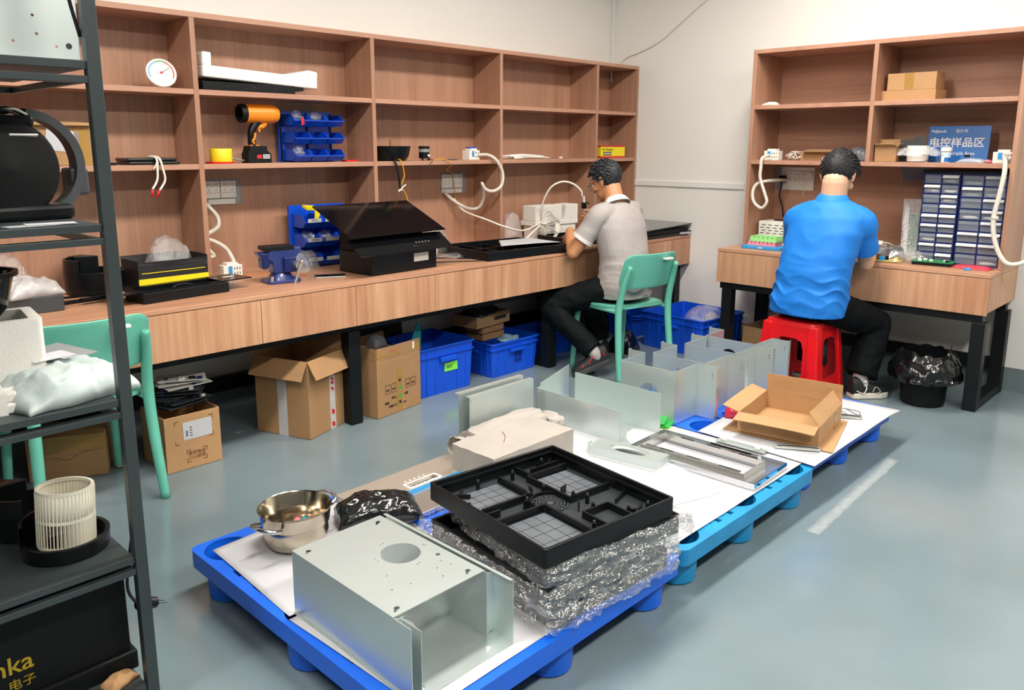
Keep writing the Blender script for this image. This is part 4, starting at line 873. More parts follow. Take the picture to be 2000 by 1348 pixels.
bag('plastic_bag', 'clear plastic bag standing in the open black and yellow carton', 'bag', (-3.70, -.21, ZB+.012), .15, .22, .15, .20, .03, 'film', 25)
breaker('white breaker block with blue switch on the bench left of the vise', (-3.385, -.205, ZB), .0)
cab('conduit', 'white spiral conduit hanging from the left socket plate to the bench', [(-3.40, -.03, 1.12), (-3.42, -.08, 1.10), (-3.40, -.13, 1.05), (-3.41, -.15, 1.0), (-3.47, -.15, .965), (-3.49, -.15, .95), (-3.44, -.16, .93), (-3.385, -.17, .89), (-3.355, -.18, .83), (-3.36, -.19, .815)], .0105, 'conduit_white')
cab('conduit', 'short curl of white conduit against the divider above the breaker block', [(-3.49, -.17, .945), (-3.48, -.17, .90), (-3.45, -.17, .86), (-3.47, -.17, .855)], .0095, 'conduit_white')
cab('red_wire', 'thin red wire lying on the bench between the breaker block and the vise', [(-3.34, -.22, ZB+.002), (-3.27, -.26, ZB+.002), (-3.18, -.30, ZB+.002), (-3.09, -.42, ZB+.002), (-3.13, -.46, ZB+.002)], .0016, 'orange', n=5)
# vise
t = thing('bench_vise', 'dark blue cast bench vise with steel handle on the bench front', 'vise', (-3.285, -.52, ZB), math.radians(-10))
MB().prism(rrect(-.085, -.07, .085, .07, .03), 0, .014).build('base_plate', 'vise_blue', t, bevel=.004)
MB().lathe([(0, .014), (.062, .014), (.055, .03), (.045, .045), (0, .045)], n=28).build('swivel', 'vise_blue', t, smooth=1)
MB().prism([(-.075, .12), (-.06, .17), (.095, .17), (.1, .15), (.06, .11), (.05, .045), (-.045, .045), (-.05, .1)], -.042, .042, frame((0, 0, 0), (1, 0, 0), (0, 0, 1))).build('fixed_jaw', 'vise_blue', t, bevel=.008)
MB().prism([(-.105, .13), (-.03, .13), (-.03, .09), (-.06, .05), (-.085, .05), (-.085, .1)], -.036, .036, frame((-.012, 0, .02), (1, 0, 0), (0, 0, 1))).build('moving_jaw', 'navy', t, bevel=.008)
MB().box((-.09, -.045, .158), (.06, .045, .178)).build('jaw_plate', 'black_metal', t, bevel=.002)
MB().box((-.0, -.062, .05), (.062, -.04, .125)).build('guide_block', 'navy', t, bevel=.006)
MB().cyl((.06, -.10, .085), (.06, -.03, .085), .018, n=20).build('screw_head', 'steel', t, smooth=1)
h_ = MB().cyl((.068, -.112, .105), (.01, -.118, -.035), .0055, n=12).build('handle_bar', 'steel', t, smooth=1)
for p in ((.068, -.112, .105), (.01, -.118, -.035)): MB().ell(p, (.009, .009, .009)).build('handle_knob', 'chrome', h_, smooth=1)
for x, y in ((-.06, -.05), (.06, .05)): MB().cyl((x, y, .014), (x, y, .036), .009, n=8).build('clamp_bolt', 'chrome', t)
# bench bins
t = thing('bin_rack', 'rack of blue parts bins with handwritten white labels behind the vise on the bench', 'parts bins', (-2.96, -.10, ZB), -.05)
for r_ in range(3):
    for c_ in range(3):
        q = bin_box(t, c_*.105, 0, .004+r_*.105, .103, .15, .07)
        l_ = MB().box((c_*.105+.012, -.1565, .036+r_*.105), (c_*.105+.092, -.1548, .056+r_*.105)).build('bin_label', 'paper', q)
        if c_ == 0: pass
MB().box((-.015, .001, 0), (.33, .02, .33)).build('back_plate', 'blue_bin', t)
for i, (r_, s) in enumerate(((0, '0.4Ω'), (1, '导线4N'), (2, '电机线'))):
    text(s, .014, 'ink', frame((.052, -.1567, .046+r_*.105), (1, 0, 0), (0, 0, 1)), t, ext=.0002)
t = thing('yellow_card', 'folded yellow card sticking out of the top blue bin behind the vise', 'card', (-2.90, -.19, ZB+.25))
MB().cb((0, 0, .07), (.07, .05, .012), ry=.1, rx=.3).build('upper_fold', 'yellow', t); MB().cb((.025, -.03, .035), (.03, .008, .06), rx=.1).build('lower_fold', 'yellow', t)
bag('plastic_bag', 'clear plastic bag leaning against the left side of the bench bins', 'bag', (-2.99, -.28, ZB+.008), 0, .16, .2, .04, .015, 'film', 31, rot=(1.15, .1, .3))
for r_, dx, lb in ((1, .05, 'clear bag of small parts in the middle bin behind the vise'), (0, .06, 'clear bag of small parts in the lowest bin behind the vise'), (1, .16, 'clear parts bag in the middle bin beside the black hood')):
    blob('parts_bag', lb, 'bag', (-2.96+dx, -.17, ZB+.016+r_*.105), (.038, .035, .036), 'film', dx*30+r_)
t = thing('smartphone', 'black smartphone with silver edge lying on the bench front', 'phone', (-3.04, -.575, ZB), math.radians(62))
MB().prism(rrect(-.038, -.078, .038, .078, .01), 0, .008).build('frame', 'steel', t, bevel=.002); MB().prism(rrect(-.0365, -.0765, .0365, .0765, .009), .008, .0092).build('screen', 'black_gloss', t)
# range hood
t = thing('range_hood', 'black slanted glass range hood standing on the bench', 'range hood', (-2.655, -.70, ZB), math.radians(3))
MB().box((-.225, 0, 0), (.225, .27, .115)).build('lower_box', 'black_plastic', t, bevel=.003)
MB().prism([(.02, .115), (.27, .115), (.27, .315), (.245, .315)], -.215, .215, frame((0, 0, 0), (0, 1, 0), (0, 0, 1)) @ Matrix.Identity(4)).build('upper_box', 'black_matte', t, bevel=.002)
n_ = V((0, .30, .135)).normalized()
MB().box((-.36, 0, 0), (.28, .345, .006), frame((0, -.015, .2), (1, 0, 0), (0, .31, .14)) ).build('upper_glass', 'black_gloss', t, bevel=.001)
p_ = MB().box((-.355, -.075, 0), (.275, .055, .006), frame((0, -.015, .155), (1, 0, 0), (0, .1, .07))).build('lower_glass', 'black_gloss', t, bevel=.001)
for i in range(5): MB().cyl((.035+.022*i, -.04, .142), (.035+.022*i, -.048, .155), .007, n=14).build('button', 'chrome', p_, smooth=1)
MB().box((.06, -.0012, .045), (.165, .0, .09)).build('white_label', 'white', t, bevel=.0005)
MB().box((-.2, .05, .165), (.2, .1, .17)).build('inner_baffle', 'vise_blue', t)
bag('plastic_bag', 'clear plastic bag standing behind the right end of the black range hood', 'bag', (-2.12, -.33, ZB+.003), .3, .2, .12, .17, .025, 'film', 33)
cab('black_cable', 'black power cord looping on the bench right of the range hood', [(-2.40, -.55, ZB+.003), (-2.25, -.62, ZB+.003), (-2.12, -.70, ZB+.003), (-2.06, -.66, ZB+.003), (-2.12, -.56, ZB+.003), (-2.2, -.46, ZB+.003), (-2.3, -.42, ZB+.003)], .0035, 'cable_black')
bag('plastic_bag', 'flat clear plastic film lying on the bench beside the black power cord', 'bag', (-2.06, -.45, ZB+.001), .2, .26, .14, .02, .006, 'film', 34)
# black open tray with paper
t = thing('black_tray', 'open black hood tray with a white paper on it, left of the man in grey', 'tray', (-1.76, -.535, ZB+.002), math.radians(-4))
MB().plate(rrect(-.32, -.245, .345, .245, .01), [rrect(-.306, -.231, .331, .231, .008)], .05).build('rim_wall', 'black_plastic', t, bevel=.002)
MB().box((-.306, -.231, 0), (.331, .231, .006)).build('floor_plate', 'black_matte', t)
for (x0, y0, x1, y1) in ((-.15, -.23, -.14, .23), (-.3, .02, .0, .03), (.0, .02, .01, .2), (-.28, -.12, -.15, -.11), (.1, .1, .32, .11)): MB().box((x0, y0, .006), (x1, y1, .036)).build('rib', 'black_plastic', t)
for x, y in ((-.22, -.05), (-.08, .12), (-.05, -.18), (-.25, .15)): MB().cyl((x, y, .006), (x, y, .045), .012, n=12).build('post', 'black_plastic', t)
spread('paper_sheet', 'white paper sheet lying on the open black tray beside the man in grey', [(-1.86, -.62), (-1.44, -.735), (-1.42, -.45), (-1.66, -.40)], ZB+.053, seed=8, amp=.004)
t = thing('foam_block', 'white moulded foam block against the back of the bench near the man in grey', 'foam', (-.93, -.2, ZB), math.radians(-3))
MB().box((-.19, -.06, 0), (.2, .08, .1)).build('base', 'foam', t, bevel=.004)
MB().box((-.22, -.07, .1), (.215, .085, .135)).build('ledge', 'foam', t, bevel=.004)
for x0, x1 in ((-.22, -.155), (-.145, .045), (.085, .215)): MB().box((x0, -.068, .135), (x1, .06, .24)).build('post_block', 'foam', t, bevel=.004)
bag('plastic_bag', 'clear plastic bag standing beside the white foam block', 'bag', (-1.30, -.16, ZB), 1.2, .12, .14, .19, .022, 'film', 36)
t = thing('cable_bundle', 'bundle of white cables tied together in front of the foam block', 'cable', (-1.12, -.30, ZB+.06))
for i in range(6):
    a = .012*i
    MB().tube([(-.02, .01*i-.03, .06), (.06, .012*i-.035, .085+a), (.13, .01*i-.03, .075+a*.6), (.14-.008*i, -.03, .01), (.07, -.035+.004*i, -.045), (-.0, -.03+.006*i, -.03), (-.03, .01*i-.03, .05)], .004, 6, closed=False).build('cable', 'cable_white', t, smooth=2)
MB().tube([(-.02, -.045, .05), (.05, -.05, .02), (.1, -.05, -.01)], .0045, 6).build('tie', 'cable_white', t, smooth=2)
MB().tube([(-.03, 0, .055), (-.1, .02, .0), (-.16, .03, -.045), (-.2, .02, -.055)], .008, 8).build('cable_tail', 'cable_white', t, smooth=2)
cab('air_hose', 'white hose running along the bench back from the socket to the cable bundle', [(-1.72, -.04, 1.06), (-1.68, -.1, .98), (-1.61, -.25, .925), (-1.52, -.32, .88), (-1.33, -.3, .84), (-1.2, -.3, .865), (-1.10, -.3, .90)], .006, 'cable_white')
t = thing('hood_part', 'black hood part with copper pieces being assembled by the man in grey', 'hood part', (-.93, -.50, ZB+.001), math.radians(-6))
MB().plate(rrect(-.25, -.17, .28, .2, .01), [rrect(-.235, -.155, .265, .185, .008)], .045).box((-.235, -.155, 0), (.265, .185, .01)).build('tray', 'black_plastic', t, bevel=.002)
for x, y in ((-.1, .06), (.02, .08), (.14, .05)): MB().cb((x, y, .03), (.07, .05, .02), rz=.3).build('copper_piece', 'copper', t, bevel=.004)
MB().box((-.13, -.12, .03), (.18, -.08, .05)).build('metal_strip', 'steel', t)
t = thing('hood_glass', 'stack of black hood glass panels at the corner end of the bench', 'panel', (-.30, -.56, ZB), 0)
MB().box((-.30, -.22, 0), (.28, .2, .022)).build('lower_panel', 'black_plastic', t, bevel=.002)
MB().box((-.30, -.215, .024), (.285, .2, .055)).build('middle_panel', 'black_matte', t, bevel=.003)
MB().cb((-.01, -.02, .075), (.60, .44, .008), ry=-.03).build('top_glass', mat('glass_dark', '4a4f50', .1, var=.02), t, bevel=.001)
MB().tube([(.1, -.2, .03), (.2, -.235, .028), (.28, -.24, .03)], .006, 8).build('cord', 'cable_black', t, smooth=2)
MB().box((.16, -.245, .012), (.26, -.222, .026)).build('paper_tag', 'paper', t)
# ================= UNDER THE LONG BENCH =================
F0 = .001
t = thing('cardboard_box', 'brown cardboard box heaped with circuit boards beside the mint chair leg', 'box', (-3.842, -.555, F0), 0)
MB().plate(rect(-.125, -.125, .125, .125), [rect(-.12, -.12, .12, .12)], .25).box((-.12, -.12, 0), (.12, .12, .005)).build('body', 'card_light', t, bevel=.002)
MB().box((-.045, -.1262, .135), (.085, -.1252, .215)).build('address_label', 'paper', t)
b = MB()
for x0, z0, sx, sz in ((-.08, .225, 1, -1), (.09, .225, -1, -1), (-.08, .12, 1, 1), (.09, .13, -1, 1), (-.035, .085, 1, -1), (.055, .085, -1, -1), (-.035, .03, 1, 1), (.055, .03, -1, 1)):
    b.box((min(x0, x0+sx*.018), -.1258, z0-.0015), (max(x0, x0+sx*.018), -.1250, z0+.0015)).box((x0-.0015, -.1258, min(z0, z0+sz*.018)), (x0+.0015, -.1250, max(z0, z0+sz*.018)))
b.build('corner_marks', 'ink_brown', t)
text('易碎物品\n小心轻放', .02, 'ink_brown', frame((.01, -.1254, .058), (1, 0, 0), (0, 0, 1)), t)
b = MB()
for i in range(7): b.box((-.033, -.1266, .15+.004*i), (-.025, -.1262, .1525+.004*i))
for i in range(4): b.box((-.015, -.1266, .15+.012*i), (-.005, -.1262, .154+.012*i))
b.build('label_print', 'ink', t)
for i in range(9):
    random.seed(i+40)
    px, py, pz = -3.842+random.uniform(-.02, .03), -.57+random.uniform(-.02, .02), .262+.016*i
    lab = ['lowest', 'second', 'third', 'fourth', 'fifth', 'sixth', 'seventh', 'eighth', 'topmost'][i]
    tt = thing('circuit_board', '%s circuit board in the heap on the cardboard box by the mint chair' % lab, 'circuit board', (px, py, pz), random.uniform(-.5, .5), 'circuit boards heaped on the box', rot=(random.uniform(-.03, .03), random.uniform(-.03, .03), random.uniform(-.6, .6)))
    MB().box((-.10, -.06, 0), (.10, .06, .003)).build('board', 'white_plastic' if i > 5 else 'dark_grey', tt)
    for q in range(5):
        MB().cb((random.uniform(-.08, .08), random.uniform(-.05, .05), .0075), (random.uniform(.012, .03), random.uniform(.012, .02), .009)).build('component', random.choice(['black_plastic', 'white_plastic', 'navy', 'steel']), tt)
t = thing('cardboard_box', 'closed brown cardboard box on the floor behind the steel rack', 'box', (-4.235, -.33, F0), -.45)
MB().box((-.15, -.10, 0), (.15, .12, .19)).build('body', 'card', t, bevel=.003)
MB().box((-.15, -.1012, .12), (.15, -.1, .19)).build('tape', 'tape', t)
MB().tube([(-.1, -.1015, .09), (-.05, -.1015, .1), (0, -.1015, .085), (.05, -.1015, .11), (.1, -.1015, .12)], .001, 5).build('scribble', 'ink_brown', t)
t = carton('tall open brown cardboard box with taped sides left of the bench leg', (-3.228, -.555, F0), math.radians(20), .285, .325, .39, {'-y': (150, .10), '-x': (150, .10), '+x': (20, .11), '+y': (10, .1)})
MB().box((.02, -.1645, .0), (.062, -.1630, .33)).build('tape', 'film_white', t)
MB().box((-.1442, -.03, .0), (-.1428, .025, .33)).build('tape', 'film_white', t)
b = MB()
for z in (.02, .03, .085, .095, .21, .24, .26, .29): b.cb((.042, -.1652, z), (.022, .0008, .012), ry=.6)
b.build('red_tape_print', 'red', t)
t = carton('medium open brown cardboard box with printed handling marks right of the bench leg', (-2.752, -.60, F0), math.radians(9), .335, .25, .30, {'-y': (2, .075), '+y': (20, .08), '-x': (4, .075)})
MB().box((-.02, -.1268, 0), (.02, -.1252, .235)).build('tape', 'tape', t)
MB().box((-.165, -.1268, .325), (.16, -.1245, .37)).build('clear_tape', 'tape', t)
b = MB()
for x in (-.11, -.065, .045, .09):
    b.plate(rect(0, 0, .036, .048), [rect(.0015, .0015, .0345, .0465)], .0006, frame((x, -.1262, .12), (1, 0, 0), (0, 0, 1))).box((x+.008, -.1268, .135), (x+.028, -.126, .142))
b.build('handling_marks', 'ink', t)
text('品名:______   毛重', .016, 'ink', frame((.0, -.126, .09), (1, 0, 0), (0, 0, 1)), t)
text('数量', .016, 'ink', frame((-.10, -.126, .068), (1, 0, 0), (0, 0, 1)), t); text('外箱尺寸: 31x21x29', .016, 'ink', frame((-.02, -.126, .045), (1, 0, 0), (0, 0, 1)), t)
MB().box((-.07, -.1275, .342), (.01, -.1262, .350)).build('red_tape_print', 'ink_red', t)
MB().box((.105, -.1282, .325), (.117, -.1268, .365)).build('white_sticker', 'white', t)
for z in (.175, .135, .09, .055): MB().cyl((0, -.1278, z), (0, -.1268, z), .009, n=12).build('tape_print', 'green' if z in (.135, .09) else 'ink', t)
bag('parts_bag', 'grey anti-static bag with a green board sticking out of the printed cardboard box', 'bag', (-2.83, -.66, .36), .2, .10, .08, .06, .012, 'grey_film', 41, nx=14, ny=12)
def tote(label, loc, rz, w, d, h, group='blue plastic totes'):
    t = thing('plastic_tote', label, 'tote', loc, rz)
    T_ = .006; tp = .012
    def wall(r0, r1, z0, z1, inn): return None
    o0 = rrect(-w/2+tp, -d/2+tp, w/2-tp, d/2-tp, .02); o1 = rrect(-w/2, -d/2, w/2, d/2, .02)
    i0 = rrect(-w/2+tp+T_, -d/2+tp+T_, w/2-tp-T_, d/2-tp-T_, .018); i1 = rrect(-w/2+T_, -d/2+T_, w/2-T_, d/2-T_, .018)
    L = lambda p, z: [V((x, y, z)) for x, y in p]
    MB().rings([L(o0, 0), L(o1, h), L(i1, h), L(i0, .008)]).build('tub', 'blue_tote', t)
    b = MB()
    b.plate(rrect(-w/2-.008, -d/2-.008, w/2+.008, d/2+.008, .022), [i1], .01, Matrix.Translation((0, 0, h-.01)))
    b.build('rim', 'blue_tote', t, bevel=.002)
    MB().plate(rrect(-w/2-.006, -d/2-.006, w/2+.006, d/2+.006, .022), [rrect(-w/2, -d/2, w/2, d/2, .018)], .006, Matrix.Translation((0, 0, h*.8))).build('band', 'blue_tote', t)
    sl = tp/h
    for s, L_ in ((0, w), (1, d)):
        for sg in (-1, 1):
            for q in (-.36, -.2, .2, .36):
                D_ = (d if s == 0 else w)/2
                a = V((q*L_, sg*(D_-tp), .004)); c = V((q*L_, sg*(D_-.002), h*.98))
                if s: a = V((a.y, a.x, a.z)); c = V((c.y, c.x, c.z))
                MB().tube([a, c], .006, 6, smooth=False).build('rib', 'blue_tote', t)
            D_ = (d if s == 0 else w)/2
            c = V((0, sg*(D_+.008), h*.72)); dd = (.12, .018, h*.1)
            if s: c = V((c.y, c.x, c.z)); dd = (dd[1], dd[0], dd[2])
            MB().cb(c, dd).build('handle_lip', 'blue_tote', t, bevel=.003)
    return t
t = tote('large blue plastic tote with a lime green handwritten tag on its front', (-2.328, -.46, F0), 0, .415, .385, .285)
MB().box((-.02, -.1895, .125), (.085, -.1865, .175)).build('green_tag', mat('lime_tag', '7fe04a', .5), t)
text('M123pcs', .022, 'ink', frame((.033, -.1897, .15), (1, .12, 0), (0, 0, 1)), t)
t = tote('blue plastic tote stamped with dark characters, under the stacked carton trays', (-1.755, -.47, F0), 0, .415, .36, .215)
text('长和\n出品', .035, 'navy', frame((.02, -.178, .1), (1, 0, 0), (0, 0, 1)), t)
t = tote('blue plastic tote in the shadow behind the trousers of the man in grey', (-1.21, -.40, F0), 0, .33, .30, .17)
t = tote('small blue plastic tote in the corner under the long bench end', (-.31, -.50, F0), 0, .29, .28, .165)
t = tote('wide blue plastic tote with bagged parts between the bench corner and the short desk', (-.37, -1.06, F0), math.radians(-4), .50, .52, .255)
bag('plastic_bag', 'clear bag of parts in the wide blue tote by the short desk', 'bag', (-.30, -1.12, .12), .4, .36, .30, .15, .025, 'film', 43)
blob('parts_bag', 'white parts bag on the clear bag in the wide blue tote', 'bag', (-.38, -1.22, .2), (.06, .05, .03), 'film_white', 5)
for i, (w, d, h, dx, rz, nm) in enumerate(((.2, .14, .04, 0, .05, 'lower'), (.21, .15, .045, -.01, .1, 'middle'))):
    t = thing('carton_tray', 'grey-brown cardboard carton, %s one stacked in the stamped blue tote' % nm, 'carton', (-1.80+dx, -.42, .20+.048*i), rz)
    MB().box((-w/2, -d/2, 0), (w/2, d/2, h)).build('body', 'card_dark', t, bevel=.002)
t = thing('carton_tray', 'cardboard carton with a black hand slot, top of the stack in the stamped blue tote', 'carton', (-1.83, -.42, .298), .12)
MB().box((-.17, -.10, 0), (.16, .1, .075)).build('body', 'card_dark', t, bevel=.002); MB().box((.0, -.1012, .03), (.12, -.0995, .052)).build('hand_slot', 'ink', t)
bag('black_plastic_bag', 'black plastic bag on the slotted cardboard carton under the bench', 'bag', (-1.87, -.44, .375), .4, .26, .17, .05, .02, 'black_bag', 44)
blob('parts_bag', 'pale blue bag of parts at the front of the stamped blue tote', 'bag', (-1.72, -.55, .165), (.07, .05, .03), mat('blue_bits', '9fc8e6', .4, var=.3, scale=60), 6)
t = thing('card_sheet', 'bent card with teal and brown sides standing in the green-tagged tote', 'card', (-2.46, -.50, .1), .3)
MB().prism([(-.06, 0), (.07, 0), (.06, .16), (-.05, .2)], 0, .003, frame((0, 0, 0), (1, 0, 0), (0, -.1, 1))).build('brown_side', 'card', t)
MB().prism([(-.05, .2), (.06, .16), (.045, .28), (.0, .32)], 0, .003, frame((0, 0, 0), (1, 0, 0), (0, -.1, 1))).build('teal_side', mat('teal_card', '1f8f96', .6), t)
t = thing('storage_box', 'dark cardboard box under the bench behind the man in grey, black for its shade', 'box', (-.80, -.27, F0)); MB().box((-.2, -.13, 0), (.2, .13, .3)).build('body', 'black_matte', t, bevel=.004); MB().box((-.21, -.14, .3), (.21, .14, .33)).build('lid', 'black_plastic', t, bevel=.004)  # dark cardboard in shadow, its shade put into the black colour
bag('black_plastic_bag', 'crumpled black plastic bag on the floor behind the mint chair of the man in grey', 'bag', (-.83, -.80, F0), .3, .2, .18, .13, .025, 'black_bag', 45)
t = thing('black_board', 'black panel leaning in the dark behind the printed cardboard box', 'panel', (-2.55, -.20, F0)); MB().cb((0, 0, .2), (.5, .03, .4), rx=-.12).build('panel_body', 'black_matte', t, bevel=.003)
# under the short desk
t = carton('open brown cardboard box under the short desk behind the red stool', (-.29, -1.62, F0), math.radians(-4), .27, .27, .165, {'-x': (-6, .055), '+x': (20, .05), '-y': (30, .06), '+y': (10, .06)}, m='card_dark')
sheet('paper_scrap', 'white printed paper in the open box behind the red stool', 'paper', (-.33, -1.66, .12), .12, .08, .5)
t = thing('waste_bin', 'black round waste bin with a black bag draped over its rim under the short desk', 'waste bin', (-.585, -2.67, F0))
MB().lathe([(0, 0), (.108, 0), (.112, .02), (.125, .25), (.121, .25), (.108, .02), (0, .006)], n=36).build('bin_body', 'black_matte', t, smooth=1)
def drape(u, v):
    a = u*2*PI; q = V((math.cos(a)*2.2, math.sin(a)*2.2, v*2)); rr = 1-2*abs(noise.noise(q*1.6))
    r = .119+.05*math.sin(v*PI*.6)+.024*rr*v+.012*noise.noise(q*3)*v
    z = .30-.17*v**1.3+.03*noise.noise(q*1.1)*(1-v)+.02*rr*v
    return V((r*math.cos(a), r*math.sin(a), z))
MB().grid(drape, 70, 14).build('bin_liner', 'black_bag', t, smooth=1, weld=True)
def inn(u, v):
    a = u*2*PI; q = V((math.cos(a)*2.2, math.sin(a)*2.2, 0)); r = .113*(1-.3*v*v); return V((r*math.cos(a), r*math.sin(a), .30-.24*v+.03*noise.noise(q*1.1)*(1-v)))
MB().grid(inn, 40, 5).build('liner_inside', 'black_bag', t, smooth=1)
MB().prism([(-.05, 0), (.04, 0), (.02, .06), (.0, .05)], 0, .002, frame((.03, -.1, .28), (.9, .3, 0), (.1, -.2, 1))).build('liner_corner', 'black_bag', t)
# ================= CHAIRS AND STOOL =================
def chair(label, loc, rz):
    t = thing('plastic_chair', label, 'chair', loc, rz, rot=None)
    def back(u, v):
        x = (u-.5)*.43; z = .565+.215*v; e = abs(2*u-1)
        k = 1-min(1, max(0, (e-.72)/.28))**2.2*.30
        z = .672+(z-.672)*k
        y = -.262-.05*(v-.3)+.05*e*e
        return V((x, y, z))
    MB().grid(back, 20, 10, .009).build('backrest', 'mint', t, smooth=1, sub=1)
    MB().box((.055, -.318, .738), (.12, -.2965, .748)).build('label_slot', 'white', t)
    def seat(u, v):
        x = (u-.5)*2; y = (v-.5)*2
        s = .215*(1-.03*abs(y)); q = (abs(x)**5+abs(y)**5)**.2; k = 1 if q < 1e-6 else max(abs(x), abs(y))/q
        return V((x*k*s, y*k*.205, .452-.012*(1-x*x)*(1-y*y)-.012*max(0, y)**4))
    MB().grid(seat, 16, 16, -.014).build('seat', 'mint', t, smooth=1)
    MB().tube([(-.2, -.2, .425), (-.2, .17, .425), (.2, .17, .425), (.2, -.2, .425)], .014, 8, smooth=False).build('seat_rail', 'mint', t, smooth=2)
    for s in (-1, 1):
        MB().tube([(s*.222, -.245, 0), (s*.212, -.215, .25), (s*.205, -.205, .45), (s*.198, -.238, .6), (s*.19, -.272, .695), (s*.188, -.277, .708)], [.0175, .021, .022, .02, .016, .006], 12).build('leg', 'mint', t, smooth=2)
        MB().tube([(s*.215, .215, 0), (s*.205, .195, .25), (s*.195, .18, .44)], [.0165, .019, .021], 12).build('leg', 'mint', t, smooth=2)
    return t
chair('mint green plastic chair standing empty behind the steel rack', (-4.295, -.66, 0), math.radians(1))
chair('mint green plastic chair under the man in grey', (-1.222, -1.055, 0), math.radians(-11))
t = thing('plastic_stool', 'red plastic stool under the man in the blue shirt', 'stool', (-.92, -2.10, 0), 0)
HT = .455; h0, h1 = .19, .142
b = MB().rings([[V((x, y, HT-.03)) for x, y in rrect(-h1-.012, -h1-.012, h1+.012, h1+.012, .04)], [V((x, y, HT-.006)) for x, y in rrect(-h1-.006, -h1-.006, h1+.006, h1+.006, .04)], [V((x, y, HT)) for x, y in rrect(-h1+.01, -h1+.01, h1-.01, h1-.01, .035)]])
b.build('seat', 'red_plastic', t, smooth=1)
zz = lambda z: h0+(h1+.012-h0)*z/(HT-.03)
for k in range(4):
    R_ = Matrix.Rotation(k*PI/2, 4, 'Z')
    def P(x, z): return R_ @ V((x*zz(z)/h0, -zz(z), z))
    # apron + lower crossbar as plates of one side panel
    out = [(-h0, 0), (h0, 0), (h0, HT-.03), (-h0, HT-.03)]
    hole = [(-.085, .14), (.085, .14), (.10, .17), (.10, .30), (.085, .345), (.05, .36), (-.05, .36), (-.085, .345), (-.10, .30), (-.10, .17)]
    hole2 = [(-.13, .001), (.13, .001), (.12, .075), (-.12, .075)]
    m = MB().plate(out, [hole, hole2], .004)
    for v in m.bm.verts: v.co = P(v.co.x, v.co.y)+R_ @ V((0, v.co.z, 0))
    m.build('side_panel', 'red_plastic', t)
    m = MB()
    a_ = lambda z, w: [R_ @ V((-zz(z)-.003, -zz(z)-.003, z)), R_ @ V((-zz(z)+w, -zz(z)-.008, z)), R_ @ V((-zz(z)+w, -zz(z)+.01, z)), R_ @ V((-zz(z)+.012, -zz(z)+.012, z)), R_ @ V((-zz(z)+.01, -zz(z)+w, z)), R_ @ V((-zz(z)-.008, -zz(z)+w, z))]
    m.rings([a_(0, .06), a_(.2, .055), a_(HT-.04, .05), a_(HT-.02, .045)]).build('leg', 'red_plastic', t, bevel=.006)
# ================= THINGS ON THE SHORT DESK AND ITS SHELVES =================
t = thing('cardboard_box', 'flat brown cardboard box on the upper right shelf, lower of two', 'box', (-.2, -2.32, Z2), -.03)
MB().box((-.085, -.17, 0), (.085, .17, .06)).build('body', 'card_light', t, bevel=.002)
t = thing('cardboard_box', 'brown cardboard box with tape on the upper right shelf, upper of two', 'box', (-.2, -2.34, Z2+.0615), -.02)
MB().box((-.07, -.14, 0), (.07, .125, .095)).build('body', 'card_light', t, bevel=.002); MB().box((-.0708, -.02, 0), (-.0695, .03, .095)).build('tape', 'tape', t)
bag('parts_bag', 'small white pouch on the upper left shelf of the short desk', 'bag', (-.27, -1.50, Z2), 1.4, .11, .06, .022, .004, 'white', 51, nx=14, ny=10)
breaker('white breaker block on the left shelf end of the short desk with a conduit below', (-.25, -1.53, Z3), -PI/2)
t = thing('cable_tangle', 'tangle of thin white cables on the shelf beside the white breaker block', 'cables', (-.25, -1.68, Z3))
for i in range(7):
    random.seed(i+9)
    MB().tube([(random.uniform(-.03, .05), .05-.025*j+random.uniform(-.015, .015), .006+.05*abs(math.sin(j*.7+i*.4))*(1-.1*i)) for j in range(7)], .0028, 5).build('cable', 'cable_white', t, smooth=2)
t = thing('cardboard_tray', 'open low brown carton on the shelf behind the head of the man in blue', 'box', (-.22, -1.84, Z3), 0)
MB().plate(rect(-.08, -.12, .08, .1), [rect(-.076, -.116, .076, .096)], .055).box((-.076, -.116, 0), (.076, .096, .004)).build('body', 'card', t)
MB().cb((-.07, -.02, .062), (.10, .2, .004), ry=-.12).build('flap', 'card_dark', t); MB().box((-.0815, -.085, .002), (-.0802, -.035, .024)).build('white_label', 'paper', t)
bag('plastic_bag', 'grey plastic bag of black parts beside the shelf divider above the man in blue', 'bag', (-.24, -2.06, Z3), .3, .14, .15, .075, .014, 'grey_film', 52)
t = carton('small open brown carton on the lower right shelf left of the white tub', (-.27, -2.25, Z3), .15, .10, .115, .085, {'-x': (60, .03), '+x': (5, .045), '-y': (40, .03), '+y': (20, .03)}, m='card')
t = bag('black_film_bag', 'black and clear plastic bag standing behind the small carton on the lower right shelf', 'bag', (-.13, -2.36, Z3+.01), 0, .17, .25, .05, .018, 'grey_film', 53, rot=(1.45, .25, PI/2))
t = thing('white_tub', 'white plastic tub with crumpled film around it on the lower right shelf', 'tub', (-.24, -2.41, Z3))
MB().lathe([(0, 0), (.055, 0), (.058, .07), (.056, .07), (.053, .004), (0, .004)], n=32).build('tub_body', 'white_plastic', t, smooth=1)
MB().lathe([(.06, .07), (.06, .09), (.057, .093), (0, .093), (0, .07)], n=32).build('lid', 'white_plastic', t, smooth=1)
def film(u, v):
    a = u*2*PI; q = V((math.cos(a)*3, math.sin(a)*3, v*2)); r = .062+.05*v+.016*noise.noise(q*2); return V((r*math.cos(a)*.8, r*math.sin(a)*1.15, .082-.045*v+.02*noise.noise(q)))
MB().grid(film, 40, 6).build('film_skirt', 'film_white', t, smooth=1)
t = thing('area_sign', 'blue sign board with white Chinese lettering leaning on the lower right shelf', 'sign', (-.145, -2.585, Z3), rot=(0, math.radians(7), 0))
